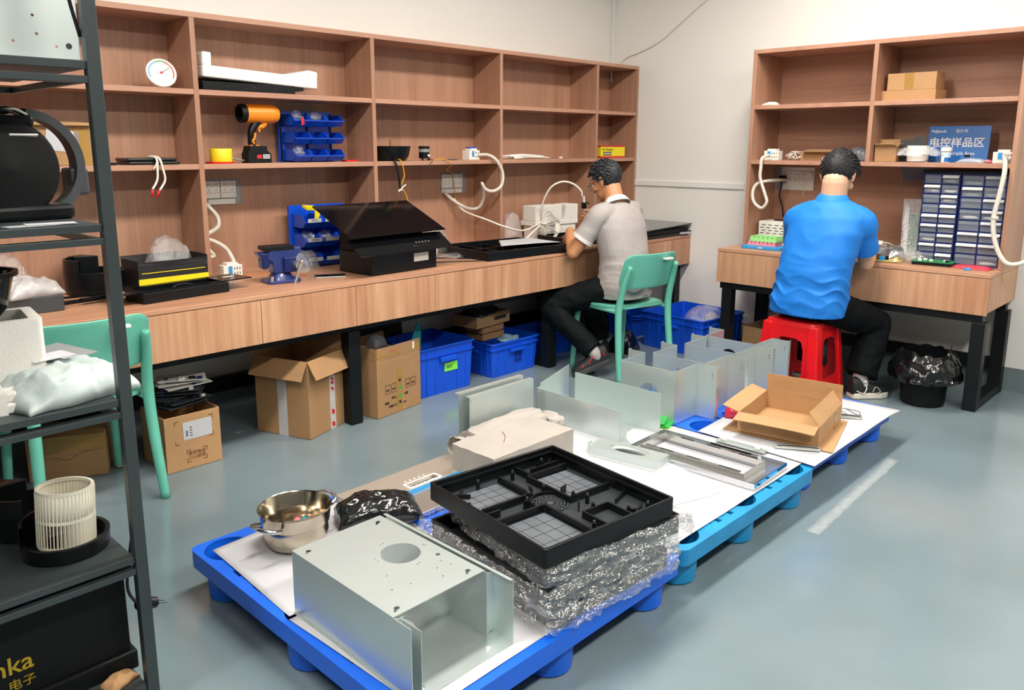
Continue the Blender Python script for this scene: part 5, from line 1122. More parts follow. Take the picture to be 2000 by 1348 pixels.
MB().box((-.004, -.16, 0), (.004, .16, .205)).build('board', 'sign_blue', t, bevel=.001)
Ms = lambda y, z: frame((-.0046, y, z), (0, -1, 0), (0, 0, 1))
text('电控样品区', .058, 'white', Ms(.008, .108), t, bold=.0008)
text('PeiJiondi', .022, 'white', Ms(.145, .175), t, align='LEFT', bold=.0003); text('温乐帝', .022, 'white', Ms(.02, .175), t, align='LEFT')
text('PCBA Sample Area', .028, 'white', Ms(.01, .05), t, sx=.95)
t = thing('white_bottle', 'small white bottle with blue label in front of the blue sign', 'bottle', (-.26, -2.566, Z3))
MB().lathe([(0, 0), (.022, 0), (.024, .004), (.024, .055), (.02, .06), (0, .06)], n=24).build('bottle_body', 'white_plastic', t, smooth=1)
MB().lathe([(.0243, .004), (.0243, .028)], n=24, a0=PI*.98, a1=PI*1.9).build('blue_label', 'sign_blue', t, smooth=2)
MB().lathe([(.0243, .032), (.0243, .05)], n=24, a0=PI*.7, a1=PI*1.6).build('pale_label', mat('pale_blue', 'b5d5ee', .5), t, smooth=2)
MB().lathe([(.027, .06), (.029, .064), (.029, .078), (.026, .084), (0, .084)], n=24).build('cap', 'white_plastic', t, smooth=1)
bag('plastic_bag', 'flat white plastic packet in front of the blue sign on the right', 'bag', (-.27, -2.70, Z3), 1.3, .15, .07, .022, .006, 'film_white', 54, nx=16, ny=10)
tagp(MB().box((-.29, -2.69, Z3+.03), (-.27, -2.665, Z3+.044)).build('binder_clip', 'black_plastic', bevel=.002), 'small black clip on the white plastic packet', 'clip')
cab('thin_cord', 'thin black cord on the lower right shelf between the tub and the sign', [(-.33, -2.33, Z3+.003), (-.34, -2.40, Z3+.003), (-.33, -2.47, Z3+.004), (-.30, -2.52, Z3+.02), (-.3, -2.53, Z3+.003)], .0022, 'cable_black', n=5)
blob('pink_ball', 'small pink putty ball on the shelf beside the right breaker block', 'ball', (-.29, -2.785, Z3), (.014, .018, .009), 'pink', 7)
breaker('white breaker block at the right end of the lower shelf above the drawer cabinets', (-.26, -2.855, Z3), -PI/2)
cab('conduit', 'white flat conduit hanging from the right breaker block past the drawer cabinets', [(-.30, -2.865, Z3+.03), (-.37, -2.885, Z3+.012), (-.41, -2.897, Z3-.05), (-.42, -2.89, 1.16), (-.42, -2.875, 1.02), (-.42, -2.90, .89), (-.42, -2.955, .80), (-.40, -3.02, .80), (-.34, -3.08, .85)], .012, 'conduit_white')
tagp(MB().lathe([(.012, 0), (.017, 0), (.017, .012), (.012, .012), (.012, 0)], n=16).build('cable_tie', 'cable_white', loc=(-.42, -2.8795, 1.03)), 'white cable tie around the hanging right conduit', 'cable tie')
cab('conduit', 'white conduit looping from the left breaker block to the wall sockets', [(-.31, -1.53, Z3+.03), (-.40, -1.53, Z3+.012), (-.41, -1.53, Z3-.05), (-.41, -1.53, 1.2), (-.40, -1.565, 1.10), (-.40, -1.58, 1.05), (-.40, -1.545, 1.01), (-.40, -1.49, 1.05), (-.39, -1.475, 1.12), (-.36, -1.50, 1.17), (-.25, -1.56, 1.185), (-.08, -1.55, 1.18)], .0105, 'conduit_white')
t = thing('wall_socket', 'white double socket plate with a black plug on the right wall desk', 'socket', (-.0185, -1.49, 1.115), -PI/2)
MB().box((0, -.0075, 0), (.225, 0, .15)).build('back_box', 'white_plastic', t); MB().box((-.05, -.004, -.002), (.0, 0, .15)).build('side_plate', 'grey_plastic', t)
for j in range(2):
    a = .04+.09*j; f_ = MB().box((a, -.012, .04), (a+.086, -.0075, .126)).build('socket_plate', 'white_plastic', t, bevel=.002)
    for ii in range(2):
        cx = a+.024+.038*ii; m = MB()
        for dx in (-.006, .006): m.cb((cx+dx, -.0124, .108), (.0022, .001, .008))
        for dx, dz, ry in ((-.008, .065, .5), (.008, .065, -.5), (0, .079, 0)): m.cb((cx+dx, -.0124, dz), (.0022, .001, .009), ry=ry)
        m.build('outlet_slots', 'ink', f_)
t = thing('power_plug', 'black power plug with cord in the left wall socket of the short desk', 'plug', (-.047, -1.515, 1.18), -PI/2)
MB().box((-.02, -.032, -.018), (.02, .012, .03)).build('plug_body', 'black_plastic', t, bevel=.008)
MB().tube([(0, -.02, -.015), (.0, -.025, -.05), (-.01, -.02, -.11), (.01, -.01, -.18), (.02, -.01, -.25)], .0055, 8).build('cord', 'cable_black', t, smooth=2)
t = thing('usb_charger', 'white charger with thin cable in the right wall socket of the short desk', 'charger', (-.033, -1.69, 1.205), -PI/2)
MB().box((-.022, -.016, 0), (.02, .0, .028)).build('charger_body', 'white_plastic', t, bevel=.003)
MB().tube([(-.02, -.012, .012), (-.03, -.02, .0), (-.032, -.015, -.06), (-.03, -.012, -.13)], .002, 6).build('cable', 'cable_white', t, smooth=2)
t = thing('power_supply', 'white vented power supply box at the left end of the short desk', 'power supply', (-.20, -1.555, ZB), 0)
MB().box((-.07, -.12, 0), (.10, .085, .165)).build('case', 'white_plastic', t, bevel=.003)
for r_ in range(7):
    m = MB()
    for c_ in range(4): m.box((-.0708, -.10+.045*c_+.012*(r_ % 2), .03+.018*r_), (-.0698, -.072+.045*c_+.012*(r_ % 2), .035+.018*r_))
    m.build('vent_row', 'ink', t)
MB().tube([(-.02, -.09, .166), (0, -.04, .172), (.02, .02, .168)], .005, 6).build('cord', 'cable_black', t, smooth=2)
t = thing('parts_tray', 'blue foam tray under the pink and green racks on the short desk', 'tray', (-.40, -1.585, ZB), .03)
MB().box((-.075, -.135, 0), (.075, .125, .02)).build('foam_tray', 'blue_light', t, bevel=.003); MB().box((-.0765, -.02, .008), (-.075, .01, .014)).build('sticker', 'white', t)
def rack(name, label, z, m, w, d, h, n, dy=0):
    t = thing(name, label, 'rack', (-.39, -1.58+dy, z), .03)
    MB().box((-w/2, -d/2, 0), (w/2, d/2, h*.6)).build('base', m, t)
    for i in range(n):
        y = -d/2+d*(i+.5)/n; MB().box((-w/2, y-d/n*.36, h*.6), (w/2, y+d/n*.36, h)).build('comb_tooth', m, t)
rack('component_rack', 'pink component rack under the green one on the blue foam tray', ZB+.0205, 'pink', .10, .19, .026, 7, .0)
rack('component_rack', 'light green component rack on top of the pink one', ZB+.047, 'lime', .10, .18, .034, 6, -.01)
def cabinet(label, y0, y1, rows, x=-.295):
    t = thing('drawer_cabinet', label, 'drawer cabinet', (x, 0, ZB), 0)
    w = y1-y0; H_ = .505; b = MB()
    b.box((.005, y0, 0), (.16, y1, H_)); b.build('case', 'navy', t)
    b = MB(); b.plate(rect(y0, 0, y1, H_), [rect(y0+.006+(w-.006)/2*c, .006+(H_-.008)/rows*r, y0+(w-.006)/2*(c+1), (H_-.008)/rows*(r+1)) for c in range(2) for r in range(rows)], .01, frame((.004, 0, 0), (0, 1, 0), (0, 0, 1)) @ Matrix.Translation((0, 0, -.008)))
    b.build('face_grid', 'navy', t)
    rnd = random.Random(int(abs(y0)*100))
    for c in range(2):
        for r in range(rows):
            a = y0+.008+(w-.006)/2*c; e = y0-.002+(w-.006)/2*(c+1); z0 = .008+(H_-.008)/rows*r; z1 = -.002+(H_-.008)/rows*(r+1)
            d_ = MB().box((-.004, a, z0), (-.002, e, z1-.012)).box((-.002, a, z0), (.003, e, z0+.002)).build('drawer', 'clear', t)
            lip = MB().rings([[V((-.003, a, z1-.012)), V((-.003, e, z1-.012)), V((-.016, e, z1-.016)), V((-.016, a, z1-.016))], [V((-.003, a, z1)), V((-.003, e, z1)), V((-.018, e, z1-.013)), V((-.018, a, z1-.013))]]).build('handle_lip', rnd.choice(['white', 'clear', 'clear', 'paper', 'clear', 'paper']), d_)
            k = rnd.choice([0, 1, 1, 2, 3])
            if k:
                MB().ell((.001, (a+e)/2, z0+.012), (.0022, (e-a)*.36, .0065), nz=.7, nsc=4, seed=r*3+c+1).build('contents', rnd.choice(['white', 'grey_plastic', 'steel', 'dark_grey', 'dark_grey', 'navy']), d_)
    return t
cabinet('navy parts cabinet of narrow clear drawers, left of the two on the short desk', -2.665, -2.475, 9)
cabinet('navy parts cabinet of wider clear drawers, right of the two on the short desk', -2.897, -2.672, 8, -.30)
tagp(MB().box((-.31, -2.86, ZB+.507), (-.18, -2.47, ZB+.522)).build('black_tray', 'black_plastic', bevel=.003), 'flat black tray lying on top of the two drawer cabinets', 'tray')
t = thing('circuit_strip', 'green circuit board strip in a clear sleeve standing left of the drawer cabinets', 'circuit board', (-.20, -2.42, ZB), rot=(0, .12, .5))
MB().box((-.002, -.05, .005), (.002, .03, .26)).build('board', 'pcb', t); MB().box((-.0025, .03, .005), (.0025, .055, .30)).build('connector_strip', 'white', t)
MB().plate(rect(-.06, 0, .065, .35), (), .0008, frame((-.006, 0, 0), (0, 1, 0), (0, 0, 1))).build('sleeve', 'film', t)
bag('parts_bag', 'clear bag of silver parts in front of the narrow drawer cabinet', 'bag', (-.37, -2.47, ZB), 1.2, .16, .12, .06, .015, 'film', 61)
bag('parts_bag', 'silver anti-static bag on the desk right of the hands of the man in blue', 'bag', (-.30, -2.35, ZB), .6, .16, .11, .07, .014, mat('silver_film', 'b8bcc0', .2, metal=.8, var=.2, bump=.5, bscale=30), 62)
t = thing('test_meter', 'grey meter block with white plug behind the hands of the man in blue', 'meter', (-.22, -2.24, ZB), .3)
MB().box((-.05, -.05, 0), (.05, .05, .05)).build('block', 'grey_plastic', t, bevel=.003); MB().box((-.04, -.04, .05), (.04, .04, .07)).build('upper_block', 'steel', t, bevel=.002)
MB().box((-.02, -.015, .07), (.01, .01, .09)).build('plug', 'white', t, bevel=.003); MB().tube([(.01, 0, .08), (.05, -.05, .07), (.06, -.12, .03), (.04, -.18, .01)], .004, 6).build('cable', 'cable_white', t, smooth=2)
t = thing('circuit_board', 'tan circuit board with blue and yellow parts beside the man in blue', 'circuit board', (-.44, -2.36, ZB), .2)
MB().box((-.06, -.08, .003), (.06, .08, .006)).build('board', 'pcb_tan', t)
for x, y, m, d in ((-.02, .02, 'blue_light', (.025, .03, .024)), (-.03, .06, 'yellow', (.02, .02, .018)), (.02, .05, 'ink_brown', (.03, .03, .03)), (.02, 0, 'black_plastic', (.02, .02, .02)), (-.03, -.05, 'white', (.02, .02, .014)), (.03, -.05, 'yellow', (.018, .02, .016))): MB().cb((x, y, .006+d[2]/2), d).build('component', m, t)
t = thing('circuit_board', 'green circuit board on a black carrier in front of the drawer cabinets', 'circuit board', (-.40, -2.60, ZB), .12)
MB().box((-.06, -.10, 0), (.06, .10, .018)).build('carrier', 'black_plastic', t); MB().box((-.065, -.105, .018), (.065, .105, .022)).build('board', 'pcb', t)
for i in range(8):
    random.seed(i); MB().cb((random.uniform(-.05, .05), random.uniform(-.09, .09), .027), (.014, .018, .009)).build('component', random.choice(['white', 'steel', 'white_plastic', 'black_plastic']), t)
bag('bubble_bag', 'flat red bubble-wrap bag at the right end of the short desk', 'bag', (-.40, -2.795, ZB), 1.5, .19, .11, .014, .004, mat('red_film2', 'd8404e', .25, var=.15, bump=.5, bscale=60), 63)
t = thing('blue_component', 'small blue component at the desk front in front of the red bag', 'component', (-.505, -2.80, ZB), .4)
MB().box((-.014, -.014, 0), (.014, .014, .014)).build('body', 'blue_light', t, bevel=.002); MB().box((-.018, -.004, 0), (.018, .004, .004)).build('pins', 'steel', t)
# ================= PEOPLE =================
def bake(mb, voxel, smooth_it=4, fac=.5):
    me = bpy.data.meshes.new('tmp'); bmesh.ops.recalc_face_normals(mb.bm, faces=mb.bm.faces[:]); mb.bm.to_mesh(me); mb.bm.free()
    o = bpy.data.objects.new('tmp', me); C.objects.link(o)
    m = o.modifiers.new('r', 'REMESH'); m.mode = 'VOXEL'; m.voxel_size = voxel; m.use_smooth_shade = True
    s = o.modifiers.new('s', 'SMOOTH'); s.factor = fac; s.iterations = smooth_it
    bpy.context.view_layer.update()
    out = bpy.data.meshes.new_from_object(o.evaluated_get(bpy.context.evaluated_depsgraph_get()))
    bpy.data.objects.remove(o); bpy.data.meshes.remove(me)
    return out
def place(me, name, m, parent, fn=None):
    if fn:
        ns = [v.normal.copy() for v in me.vertices]
        for v, n_ in zip(me.vertices, ns): v.co = fn(v.co.copy(), n_)
    me.materials.clear(); me.materials.append(MATS[m]); me.name = name
    me.polygons.foreach_set('use_smooth', [True]*len(me.polygons))
    o = bpy.data.objects.new(name, me); C.objects.link(o); o.parent = parent
    return o
def caps(b, pts, rs, n=14, k=5):
    """closed tapered limb with rounded ends"""
    pts = [V(p) for p in pts]
    if len(pts) > 2: b.tube(pts, rs, n, k)
    else: b.tube(pts, rs, n, smooth=False)
    b.ell(pts[0], (rs[0],)*3, u=12, v=8); b.ell(pts[-1], (rs[-1],)*3, u=12, v=8)
def loft(b, rings, n=28):
    """rings: (centre, half-width vector, half-depth vector, squareness)"""
    R = []
    for c, u, v, *q in rings:
        c, u, v = V(c), V(u), V(v); e = q[0] if q else 1
        row = []
        for i in range(n):
            a = 2*PI*i/n; ca, sa = math.cos(a), math.sin(a)
            row.append(c+u*(abs(ca)**e*(1 if ca >= 0 else -1))+v*(abs(sa)**e*(1 if sa >= 0 else -1)))
        R.append(row)
    b.rings(R)
def hand(b, wrist, d, pn, side, curl=(.5, .6, .5), spread_=.06, thumb=.5, sc=1.0):
    """d finger direction, pn direction the palm faces, side +1 thumb on d x pn side"""
    w = V(wrist); d = V(d).normalized(); pn = V(pn); pn = (pn-d*pn.dot(d)).normalized(); s = d.cross(pn)*side
    L = .092*sc
    loft(b, [(w-d*.02, s*.027, pn*.021), (w+d*.015, s*.031, pn*.019), (w+d*.05*sc, s*.041, pn*.017, .8), (w+d*L, s*.042, pn*.014, .8), (w+d*(L+.008), s*.036, pn*.009, .8)], 18)
    b.ell(w+d*.03+s*.026+pn*.008, (.017, .017, .017))
    for i, (off, ln, r) in enumerate(((.031, .070, .0088), (.0105, .078, .0092), (-.0105, .073, .0086), (-.030, .057, .0076))):
        p = w+d*(L-.006-.006*(i == 3)-.003*(i == 0))+s*off; dd = (d+s*(spread_*(1.5-i))).normalized(); pts = [p]; rs = [r*1.06]
        ang = 0
        for q, f in enumerate((.44, .32, .24)):
            ang += curl[q]*(1+.08*i); v = dd*math.cos(ang)+pn*math.sin(ang); p = p+v*ln*f*sc*1.15; pts.append(p); rs.append(r*(1-.10*(q+1)))
        for a in range(3): caps(b, pts[a:a+2], rs[a:a+2], 10)
    p = w+d*.022+s*.03; t0 = (d*.62+s*.72+pn*.25).normalized(); q1 = p+t0*.044*sc
    t1 = (d*.85+s*(.35-.6*thumb)+pn*(.2+.7*thumb)).normalized(); q2 = q1+t1*.032*sc; t2 = (d*.9-s*.4*thumb+pn*(.2+.5*thumb)).normalized(); q3 = q2+t2*.024*sc
    caps(b, [p, q1], [.0145, .0115], 10); caps(b, [q1, q2], [.0115, .0098], 10); caps(b, [q2, q3], [.0098, .008], 10)
def head_mesh(b, H, neck0, neckr=.060):
    """H: matrix, local x right y forward z up, origin at the middle of the head"""
    def E(c, r): 
        bm = bmesh.new(); bmesh.ops.create_uvsphere(bm, u_segments=20, v_segments=14, radius=1); mp = {}
        for w in bm.verts: mp[w] = b.bm.verts.new(H @ V((c[0]+w.co.x*r[0], c[1]+w.co.y*r[1], c[2]+w.co.z*r[2])))
        for q in bm.faces: b.f([mp[w] for w in q.verts])
        bm.free()
    E((0, -.012, .03), (.074, .092, .083)); E((0, .02, -.01), (.066, .07, .075)); E((0, .042, -.06), (.05, .045, .05)); E((0, .067, -.088), (.026, .022, .022))
    E((0, .012, -.06), (.055, .06, .05))
    E((0, .089, -.012), (.011, .014, .026)); E((0, .101, -.03), (.014, .013, .011)); E((.012, .094, -.034), (.008, .01, .007)); E((-.012, .094, -.034), (.008, .01, .007))
    E((0, .083, .024), (.05, .012, .010)); E((0, .086, -.058), (.024, .012, .006)); E((0, .084, -.067), (.02, .011, .006))
    for s in (1, -1):
        E((s*.045, .062, -.022), (.022, .022, .02))
        E((s*.078, -.008, -.002), (.007, .018, .030)); E((s*.083, -.016, .004), (.006, .012, .026)); E((s*.077, -.004, -.027), (.006, .009, .010))
    caps(b, [neck0, V(neck0).lerp(H @ V((0, -.02, -.05)), .5), H @ V((0, -.02, -.05))], [neckr+.008, neckr, neckr], 18)
def eyes(H, t):
    for s in (1, -1):
        o = MB().ell(H @ V((s*.031, .079, .0)), (.0115, .0115, .0115)).build('eye', 'white', t, smooth=1)
        MB().ell(H @ V((s*.031, .089, -.001)), (.005, .005, .005)).build('iris', 'ink', o, smooth=1)
        MB().tube([H @ V((s*.016, .092, .022)), H @ V((s*.032, .092, .027)), H @ V((s*.05, .08, .022))], [.003, .0042, .002], 8).build('eyebrow', 'hair', t, smooth=2)
def hair_mesh(H, t, m, seed, side_grey=None):
    b = MB()
    bm = bmesh.new(); bmesh.ops.create_icosphere(bm, subdivisions=5, radius=1)
    kill = []
    for v in bm.verts:
        p = v.co.copy(); q = V((p.x*.084, -.014+p.y*.104, .034+p.z*.098))
        # hairline: keep above a line that is low at the back and high over the forehead
        low = -.074+.0*q.y if q.y < -.03 else (-.064+(q.y+.03)*1.2 if q.y < .03 else .01+(q.y-.03)*1.1)
        if abs(q.x) > .055 and q.y > .0: low += .01
        if q.z < low-.012: kill.append(v)
        n1 = noise.noise(V((p.x*7+seed, p.y*7, p.z*7))); n2 = noise.noise(V((p.x*20+seed, p.y*9, p.z*20))); n3 = noise.noise(V((p.x*34, p.y*14+seed, p.z*34)))
        k = 1+.035*n1+.045*n2*max(0, .35+p.z)+.03*n3*max(0, .2+p.z)
        if q.z < low+.03: k *= .90+.10*max(0, min(1, (q.z-low+.012)/.042))
        c = V((0, -.014, .034)); v.co = H @ (c+(q-c)*k)
    bmesh.ops.delete(bm, geom=kill, context='VERTS')
    me = bpy.data.meshes.new('hair'); bm.to_mesh(me); bm.free(); me.materials.append(MATS[m])
    me.polygons.foreach_set('use_smooth', [True]*len(me.polygons))
    o = bpy.data.objects.new('hair', me); C.objects.link(o); o.parent = t
    d = o.modifiers.new('solid', 'SOLIDIFY'); d.thickness = .012; d.offset = -1
    # short locks give the crown an uneven outline
    rnd = random.Random(seed); b = MB()
    for i in range(520):
        a = rnd.uniform(0, 2*PI); e = math.acos(rnd.uniform(-.6, 1)); p = V((math.sin(e)*math.cos(a), math.sin(e)*math.sin(a), math.cos(e)))
        q = V((p.x*.083, -.014+p.y*.103, .034+p.z*.097))
        low = -.06 if q.y < -.03 else (-.055+(q.y+.03)*1.3 if q.y < .03 else .025+(q.y-.03)*1.1)
        if q.z < low+.012: continue
        fl = V((p.x*.4+rnd.uniform(-.3, .3), .75+rnd.uniform(-.3, .3), -.55*p.y+rnd.uniform(-.2, .3))).normalized()
        b.tube([H @ (q*.985), H @ (q+fl*.014+p*.004), H @ (q+fl*.028+p*.001)], [.005, .0046, .0008], 5, 2)
    b.build('hair_locks', m, o, smooth=2)
    return o
def shoe(t, heel, toe, upv, m_up, m_sole, name='shoe', w=.05, h=.085, ankle=None):
    heel, toe = V(heel), V(toe); d = (toe-heel).normalized(); L = (toe-heel).length; u = V(upv); u = (u-d*u.dot(d)).normalized(); s = d.cross(u)
    b = MB()
    prof = [(0, .60, .8), (.02, .80, 1.15), (.12, .88, 1.2), (.28, .86, 1.15), (.42, .86, .92), (.58, .96, .68), (.75, 1.0, .55), (.9, .85, .42), (.98, .55, .3), (1.0, .3, .22)]
    R = []
    for f, ww, hh in prof:
        c = heel+d*(L*f)+u*.026; row = []
        for i in range(20):
            a = PI*i/19; row.append(c+s*(w*ww*.92*math.cos(a))+u*(h*hh*abs(math.sin(a))**.75))
        R.append(row)
    b.rings(R)
    o = b.build(name, m_up, t, smooth=1)
    out = []
    for f, ww in ((0, .5), (.03, .8), (.15, .95), (.35, .88), (.55, .95), (.75, 1.06), (.9, .92), (.98, .6), (1.02, .25)): out.append((f*L, ww*w))
    poly = [(x, y) for x, y in out]+[(x, -y) for x, y in reversed(out)]
    M = frame(heel, d, s)
    zsg = 1 if M.to_3x3() @ V((0, 0, 1)) @ u > 0 else -1
    MB().prism(poly, 0, .034*zsg, M).build('sole', m_sole, o, bevel=.006)
    return o, M, zsg, L
mat('skin_tan', 'c58a63', .5, var=.04); mat('skin_fair', 'd6a98b', .5, var=.03); mat('hair', '111217', .6, var=.25, scale=60); mat('hair_grey', '1f2226', .58, var=.5, scale=70)
mat('shirt_grey', 'a59e9c', .8, var=.03, scale=30); mat('shirt_blue', '107ad8', .62, var=.03, scale=20); mat('trousers', '0a0f12', .75, var=.12, scale=20, spec=.12); mat('cuff_white', 'dcd8d4', .7, var=.02); mat('sock', 'a9a4a2', .8); mat('shoe_black', '1b1c1f', .6, var=.15); mat('sole_grey', '3a3c3e', .6, var=.15); mat('sole_white', 'd9d4c6', .5, var=.03)
def fr_head(c, yaw_, pitch_, roll_=0):
    # yaw: heading of the face in the floor plane (0 = +x), pitch: nose down positive
    return Matrix.Translation(c) @ Matrix.Rotation(yaw_-PI/2, 4, 'Z') @ Matrix.Rotation(-pitch_, 4, 'X') @ Matrix.Rotation(roll_, 4, 'Y')
def person(cfg):
    t = thing('person', cfg['label'], 'person', cfg['pelvis'], 0); O = V(cfg['pelvis'])
    L = lambda p: V(p)-O
    sp = [L(p) for p in cfg['spine']]; F = V(cfg['fwd']).normalized(); Sd = V((F.y, -F.x, 0))   # Sd: person's right
    H = Matrix.Translation(-O) @ fr_head(cfg['head'], cfg['hyaw'], cfg['hpitch'], cfg.get('hroll', 0)) @ Matrix.Diagonal((cfg.get('hs', 1),)*3+(1,))
    b = MB()
    head_mesh(b, H, sp[3]+V((0, 0, -.03)), cfg.get('nr', .060))
    loft(b, [(sp[0]+V((0, 0, -.06)), Sd*.13, F*.09), (sp[0], Sd*.15, F*.10), (sp[1], Sd*.13, F*.09), (sp[2], Sd*.15, F*.10), (sp[2]+(sp[3]-sp[2])*.7, Sd*.14, F*.08), (sp[3], Sd*.07, F*.06)])
    for side in ('L', 'R'):
        a = cfg['arm'+side]; sh, el, wr = [L(p) for p in a['pts']]
        caps(b, [sh, sh.lerp(el, .5), el], [.05, .047, .038]); caps(b, [el, el.lerp(wr, .35), wr], [.040, .041, .026])
        hand(b, wr, a['d'], a['pn'], a['side'], a.get('curl', (.5, .6, .5)), a.get('spread', .06), a.get('thumb', .5))
        g = cfg['leg'+side]; hp, kn, an = [L(p) for p in g['pts']]
        caps(b, [hp, kn], [.07, .05]); caps(b, [kn, kn.lerp(an, .3), an], [.048, .05, .033])
    place(bake(b, .0048, 3), 'body', cfg['skin'], t)
    eyes(H, t)
    hair_mesh(H, t, cfg['hair'], cfg['seed'])
    # shirt
    W_, Dp = cfg['tw'], cfg['td']
    b = MB()
    hem = cfg['hem']; s0 = V((sp[0].x, sp[0].y, hem-O.z))
    loft(b, [(s0-F*.01, Sd*W_[0], F*Dp[0], .85), (sp[0]-F*.01, Sd*(W_[0]+.008), F*(Dp[0]+.01), .85), (sp[0].lerp(sp[1], .5), Sd*(W_[1]+.005), F*(Dp[1]+.005), .85), (sp[1], Sd*W_[1], F*Dp[1], .85), (sp[1].lerp(sp[2], .5), Sd*(W_[1]+W_[2])/2, F*(Dp[1]+Dp[2])/2, .85), (sp[2], Sd*W_[2], F*Dp[2], .85), (sp[2].lerp(sp[3], .45), Sd*W_[2]*.97, F*Dp[2]*.93, .9), (sp[2].lerp(sp[3], .74), Sd*W_[2]*.82, F*Dp[2]*.8, .95), (sp[2].lerp(sp[3], .9), Sd*W_[2]*.58, F*Dp[2]*.68), (sp[3]+V((0, 0, -.008)), Sd*.088, F*.074), (sp[3]+V((0, 0, .006)), Sd*.068, F*.066)])
    for side, sg in (('L', -1), ('R', 1)):
        sh, el, wr = [L(p) for p in cfg['arm'+side]['pts']]; f_ = cfg['sleeve']
        b.tube([sp[2].lerp(sp[3], .55)+Sd*sg*.09, sh+V((0, 0, .004)), sh.lerp(el, f_*.5), sh.lerp(el, f_)], [.070, .066, .064, .068], 18, 5)
        b.ell(sh+V((0, 0, -.006)), (.066, .066, .066))
    wr_ = cfg['wrinkle']; sd = cfg['seed']
    def fold(p, n_):
        if p.z < hem-O.z+.004 and n_.z < -.7: return p
        h = p.z-(hem-O.z); q = p*6+V((sd, 0, 0))
        lowk = max(0, 1-abs(h-.14)/.2)
        ph = p.z*95+6*noise.noise(V((p.x*7+sd, p.y*7, p.z*3)))+16*p.dot(Sd)*noise.noise(V((sd, p.z*4, 1)))
        w1 = ((1-abs(math.sin(ph/2)))**1.6-.3)*lowk*.013*(.6+.9*noise.noise(V((p.x*9, p.y*9, p.z*6+sd))))
        w2 = (1-2*abs(noise.noise(V((p.x*8+p.z*3, p.y*8-p.z*2, p.z*9+sd)))))*.006*(.35+.65*max(0, min(1, 1.1-h*1.6)))
        return p+n_*((w1+w2)*wr_)
    place(bake(b, .0065, 5), 'shirt', cfg['shirt'], t, fold)
    # hem band, cuffs and collar
    def band(name, m, c, u, v, ax, h, th=.004, par=t):
        R = []
        for k, (dz, g) in enumerate(((0, 1), (h, 1), (h, 1+th/.08), (0, 1+th/.08))): R.append([V(c)+V(ax)*dz+V(u)*math.cos(2*PI*i/32)*g+V(v)*math.sin(2*PI*i/32)*g for i in range(32)])
        return MB().rings(R, closed=True).build(name, m, par, smooth=1)
    for side in ('L', 'R'):
        sh, el, wr = [L(p) for p in cfg['arm'+side]['pts']]; ax = (sh-el).normalized(); c = sh.lerp(el, cfg['sleeve'])-ax*.002; u = ax.orthogonal().normalized()*.0665; v = ax.cross(u)
        band('sleeve_cuff', cfg['cuff'], c, u, v, ax, .024)
    nt = (H @ V((0, -.02, -.05))-sp[3]).normalized(); cc = sp[3]+V((0, 0, -.012)); fF = (F-nt*F.dot(nt)).normalized(); sS = nt.cross(fF)
    R = []
    prof = [(.0, .063), (.036, .061), (.040, .064), (.034, .072), (-.004, .092), (-.006, .088), (.028, .067), (.0, .066)]
    nn = 36
    for i in range(nn+1):
        a = PI/2+.22+(2*PI-.44)*i/nn; f_ = -math.sin(a)   # open at the throat
        ca, sa = math.cos(a), math.sin(a)
        R.append([cc+sS*(ca*r*1.05)+fF*(sa*r)+nt*(z-(0 if f_ > 0 else -f_*.02)) for z, r in prof])
    MB().rings(R).build('collar', cfg['collar'], t, smooth=1)
    # trousers
    b = MB()
    hpL, hpR = L(cfg['legL']['pts'][0]), L(cfg['legR']['pts'][0])
    b.ell(sp[0]+V((0, 0, -.012)), (W_[0]*.93, W_[0]*.80, .095), rot=(0, 0, math.atan2(Sd.y, Sd.x)))
    b.tube([sp[0]+V((0, 0, -.02)), sp[0]+V((0, 0, .1))], [W_[0]*.72, W_[0]*.68], 24, smooth=False)
    for side in ('L', 'R'):
        g = cfg['leg'+side]; hp, kn, an = [L(p) for p in g['pts']]; r_ = cfg['tr']
        caps(b, [hp, hp.lerp(kn, .5), kn], [r_[0], r_[1], r_[2]], 18)
        ax = (an-kn).normalized()
        b.tube([kn, kn.lerp(an, .4), kn.lerp(an, .97)], [r_[2], r_[3], r_[4]], 18); b.ell(kn, (r_[2],)*3)
    def tfold(p, n_):
        q = 1-2*abs(noise.noise(V((p.x*9+sd, p.y*9, p.z*14)))); return p+n_*(.006*q+.004*noise.noise(p*22))
    place(bake(b, .0075, 5), 'trousers', 'trousers', t, tfold)
    for side in ('L', 'R'):
        g = cfg['leg'+side]; an = L(g['pts'][2])
        dn = (V(g['toe'])-V(g['heel'])).normalized(); MB().tube([an+(L(g['pts'][1])-an).normalized()*.09, an, L(g['heel'])+dn*.075+V(g.get('up', (0, 0, 1))).normalized()*.06], [.041, .041, .040], 16).build('sock', 'sock', t, smooth=2)
        o, M, zs, LL = shoe(t, L(g['heel']), L(g['toe']), g.get('up', (0, 0, 1)), 'shoe_black', cfg['sole'], h=g.get('h', .08))
        for pts, m, r in cfg['shoe_lines']:
            for q in (1, -1): MB().tube([M @ V((x*LL, q*y, z*zs)) for x, y, z in pts], r, 6).build('shoe_stripe', m, o, smooth=2)
    return t, H, O
